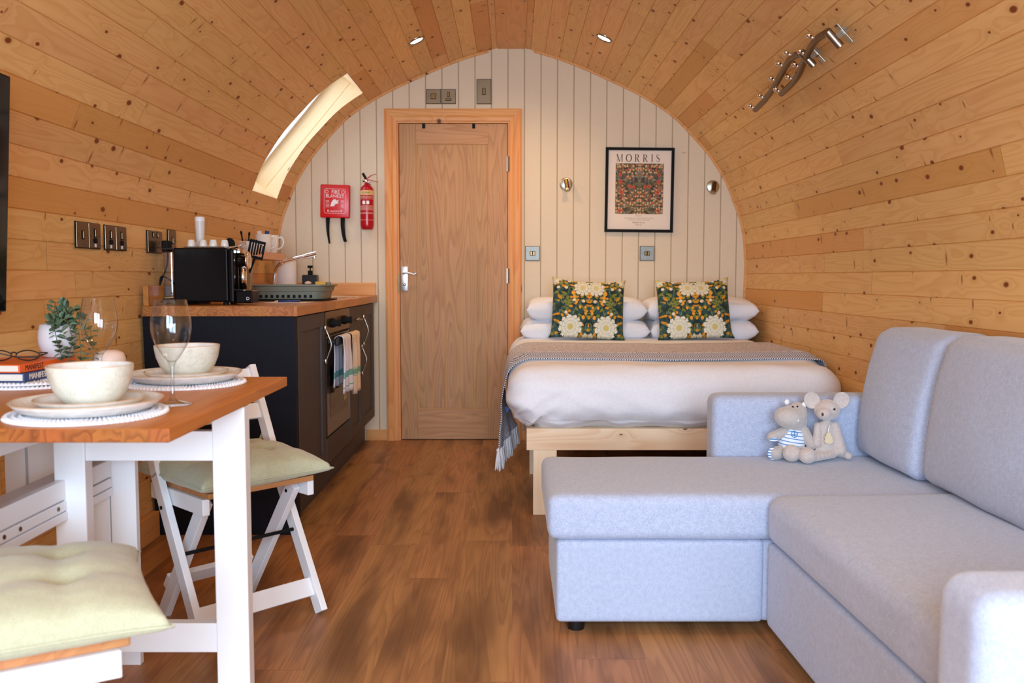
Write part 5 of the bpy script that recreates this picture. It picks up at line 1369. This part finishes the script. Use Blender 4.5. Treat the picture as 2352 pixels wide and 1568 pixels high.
for i, ((x, y), dz, lb) in enumerate(mats):
    o = m0 if i == 0 else m0.copy()
    if i: COL.objects.link(o)
    o.location = (x, y, TZ+.0004+dz); o.rotation_euler = (0, 0, i*.7); tag(o, lb, 'placemat', 'round braided placemats')
def plate_mesh(r, h):
    bm = B(); lathe(bm, [(0, 0), (r*.78, 0), (r*.84, .002), (r*.97, h*.75), (r, h*.96), (r*.995, h), (r*.975, h*.98), (r*.93, h*.62), (r*.84, .006), (0, .0045)], 72); return bm
def rim_mat():
    t = NT('stoneware'); xyz = t.sep(t.coord()); rr_ = t.math('SQRT', t.add(t.mul(xyz[0], xyz[0]), t.mul(xyz[1], xyz[1])))
    n = t.noise(t.coord(), 40, 3); c = t.mix(t.ss(n, .4, .6), srgb(224, 219, 212), srgb(236, 232, 226)); return t, c, rr_
t, c, rr_ = rim_mat(); M['stone'] = t.done(c, .22, 0, Coat_Weight=.4)
t = NT('rim_brown'); n = t.noise(t.coord(), 60, 2); M['rim'] = t.done(t.mix(n, srgb(196, 158, 122), srgb(222, 200, 176)), .3)
def rimring(parent, r, z, th=.0013):
    bm = B(); lathe(bm, [(r+th*math.cos(a), z+th*math.sin(a)) for a in [2*PI*k/8 for k in range(9)]], 72); obj('rim', bm, 'rim', parent, smooth=True)
for i, (x, y, w) in enumerate(((-.836, 1.772, 'front'), (-.831, 2.290, 'far'))):
    big = thing('dinner_plate', 'large stoneware dinner plate of the %s place setting' % w, 'plate', (x, y, TZ+.0095), 0, 'dinner plates')
    obj('plate_body', plate_mesh(.140, .022), 'stone', big, smooth=True); rimring(big, .1392, .0215)
    sm_ = thing('side_plate', 'small stoneware plate between bowl and dinner plate of the %s place setting' % w, 'plate', (x+.004, y, TZ+.0095+.0065), 0, 'side plates')
    obj('plate_body', plate_mesh(.102, .018), 'stone', sm_, smooth=True); rimring(sm_, .1013, .0176)
    bw = thing('cereal_bowl', 'speckled stoneware bowl on top of the %s place setting' % w, 'bowl', (x+.007, y, TZ+.0095+.0065+.0055), 0, 'speckled bowls')
    bm = B(); lathe(bm, [(0, 0), (.038, 0), (.040, .001), (.052, .008), (.066, .026), (.075, .048), (.079, .070), (.0797, .0765)], 72); obj('outer_shell', bm, 'speckle', bw, smooth=True)
    bm = B(); lathe(bm, [(.0797, .0765), (.0785, .0778), (.0768, .076), (.0755, .066), (.071, .046), (.062, .026), (.045, .010), (0, .006)], 72); obj('inner_glaze', bm, 'stone', bw, smooth=True); rimring(bw, .0786, .0772, .0011)
def wine(label, x, y):
    t = thing('wine_glass', label, 'wine glass', (x, y, TZ+.0003), 0, 'tulip wine glasses')
    bm = B(); lathe(bm, [(0, 0), (.039, 0), (.0395, .001), (.025, .0045), (.010, .009), (.0048, .016), (.0042, .04), (.0042, .072), (.0055, .084), (.010, .094)], 56); obj('stem_and_foot', bm, 'glass_stem', t, smooth=True)
    bm = B(); prof = [(0, .090), (.010, .094), (.022, .110), (.034, .132), (.0395, .150), (.0412, .166), (.0400, .185), (.0355, .207), (.0325, .2225)]
    P = [(p.x, p.z) for p in smooth_path([(a, 0, b) for a, b in prof], 5)]; P[0] = (0, .090)
    lathe(bm, P, 64); obj('glass_bowl', bm, 'glass', t, smooth=True)
wine('tall empty wine glass at the front place setting, nearer the camera', -.722, 1.915)
wine('tall empty wine glass behind the front bowl, beside the trailing plant', -.962, 2.105)
# ---------------------------------------------------------------- books, spectacles, plant
def book(label, z0, z1, x0, x1, y0, y1, cover, word, ink, rz):
    t = thing('book', label, 'book', ((x0+x1)/2, (y0+y1)/2, z0), rz, 'hardback books on the table'); w, l, h = (x1-x0)/2, (y1-y0)/2, z1-z0
    bm = B(); box(bm, -w, w, -l, l, 0, .0025, .0008); box(bm, -w, w, -l, l, h-.0025, h, .0008); box(bm, w-.003, w+.001, -l, l, 0, h, .0012); obj('cover', bm, cover, t)
    bm = B(); box(bm, -w+.004, w-.003, -l+.004, l-.004, .0026, h-.0026, .001); obj('page_block', bm, 'pages', t)
    txt(word, h*.92, (w+.0013, -l+.022, h/2), (R(90), 0, R(90)), ink, t, sx=.95, align='LEFT')
    return t
book('blue hardback book with MANIFEST on its spine, the lower of the two', TZ+.0188, TZ+.0405, -1.335, -1.168, 2.165, 2.405, 'blue', 'MANIFEST', 'paper', R(-2))
book('orange hardback book with MANIFEST on its spine, the upper of the two', TZ+.0410, TZ+.0610, -1.340, -1.175, 2.168, 2.420, 'orange', 'MANIFEST', 'ink', R(-3.5))
gs = thing('spectacles', 'dark framed reading glasses folded on the orange book', 'glasses', (-1.245, 2.255, TZ+.0612), R(4))
for sx in (-1, 1):
    bm = B(); pts = []
    for i in range(33):
        a = 2*PI*i/32; pts.append((sx*.034+.027*math.cos(a)*(1+.06*math.cos(2*a)), 0, .0145+.0125*math.sin(a)*(1+.12*math.sin(a)*0)+.0015*sx*math.cos(a)*0))
    tube(bm, pts, .0016, 8, 1); obj('lens_rim', bm, 'frame_brown' if 'frame_brown' in M else 'black', gs, smooth=True)
    bm = B(); bm.faces.new([bm.verts.new((p[0], p[1], p[2])) for p in pts[:-1]]); obj('lens', bm, 'pane', gs)
    bm = B(); tube(bm, [(sx*.061, 0, .021), (sx*.066, .006, .021), (sx*.060, .05, .016), (sx*.02, .062+.004*sx, .006), (sx*-.03, .070+.004*sx, .004)], .0016, 8); obj('temple', bm, 'black', gs, smooth=True)
bm = B(); tube(bm, [(-.008, 0, .019), (0, 0, .0225), (.008, 0, .019)], .0018, 8); obj('bridge', bm, 'black', gs, smooth=True)
pl = thing('potted_plant', 'white pot with a trailing eucalyptus-like plant standing on the orange book', 'potted plant', (-1.200, 2.385, TZ+.0615))
bm = B(); lathe(bm, [(0, 0), (.032, 0), (.036, .003), (.045, .030), (.0475, .048), (.046, .066), (.0415, .086), (.0395, .086), (.0440, .066), (.0455, .048), (.040, .02), (0, .012)], 56); obj('pot', bm, 'ceramic_pot', pl, smooth=True)
bm = B(); lathe(bm, [(0, .074), (.042, .074)], 32); obj('soil', bm, 'ink_brown', pl)
rnd = random.Random(5)
stems = [[(0, 0, .074), (.002, 0, .10), (.006, 0, .125), (.020, -.01, .135)], [(.005, 0, .074), (.012, -.01, .11), (.03, -.01, .115), (.055, -.01, .085), (.066, -.015, .045), (.070, -.02, .0)],
         [(.01, -.01, .074), (.028, -.03, .10), (.052, -.04, .085), (.060, -.045, .04), (.052, -.05, .005), (.060, -.05, -.03)], [(0, -.02, .074), (.012, -.045, .095), (.022, -.055, .07), (.030, -.058, .035), (.040, -.06, .005)],
         [(.01, .01, .074), (.04, .0, .10), (.08, -.005, .09), (.095, -.01, .055), (.100, -.015, .01), (.098, -.02, -.02)], [(0, -.005, .074), (.014, -.01, .12), (.040, -.015, .13), (.075, -.02, .11)],
         [(0, 0, .074), (-.004, -.005, .105), (.0, -.005, .142)]]
leafs = B(); stm = B()
for st in stems:
    tube(stm, st, .0011, 6, 8); P = smooth_path(st, 9)
    for i in range(3, len(P), 3):
        d = (P[i]-P[i-1]).normalized(); s = d.cross(Vector((rnd.uniform(-1, 1), rnd.uniform(-1, 1), rnd.uniform(-1, 1)))).normalized()
        for sg_ in (-1, 1):
            a = (s*sg_+d*.35+Vector((0, 0, rnd.uniform(-.2, .2)))).normalized(); b = a.cross(d).normalized()*(.9)
            b = (b+Vector((rnd.uniform(-.3, .3),)*3)).normalized(); n = a.cross(b).normalized(); b = n.cross(a)
            Lf = rnd.uniform(.017, .025); Wf = Lf*.46; c0 = P[i]; ctr = None; ring = []
            mid = [leafs.verts.new(c0+a*Lf*q+n*.0015*math.sin(q*PI)) for q in (0.03, .33, .66, 1.0)]
            for sd_ in (-1, 1):
                e = [mid[0]]+[leafs.verts.new(c0+a*Lf*q+b*sd_*Wf*w_+n*.0035*w_) for q, w_ in ((.25, .85), (.6, 1.0), (.9, .5))]+[mid[3]]
                for f in ((mid[0], e[1], mid[1]), (mid[1], e[1], e[2], mid[2]), (mid[2], e[2], e[3], mid[3])):
                    leafs.faces.new(f)
obj('stems', stm, 'stem', pl, smooth=True)
me = bpy.data.meshes.new('foliage'); leafs.to_mesh(me); leafs.free(); fo = link('foliage', me, pl, 'leaf', smooth=True)
bm = B(); lathe(bm, [(0, 0), (.030, 0), (.036, .004), (.040, .03), (.040, .056), (.034, .070), (.018, .077), (0, .078)], 40); o = obj('ceramic_jar', bm, 'blush', None, smooth=True); o.location = (-1.072, 2.405, TZ+.0003)
tag(o, 'pale rounded pot behind the second wine glass, right of the books', 'pot')
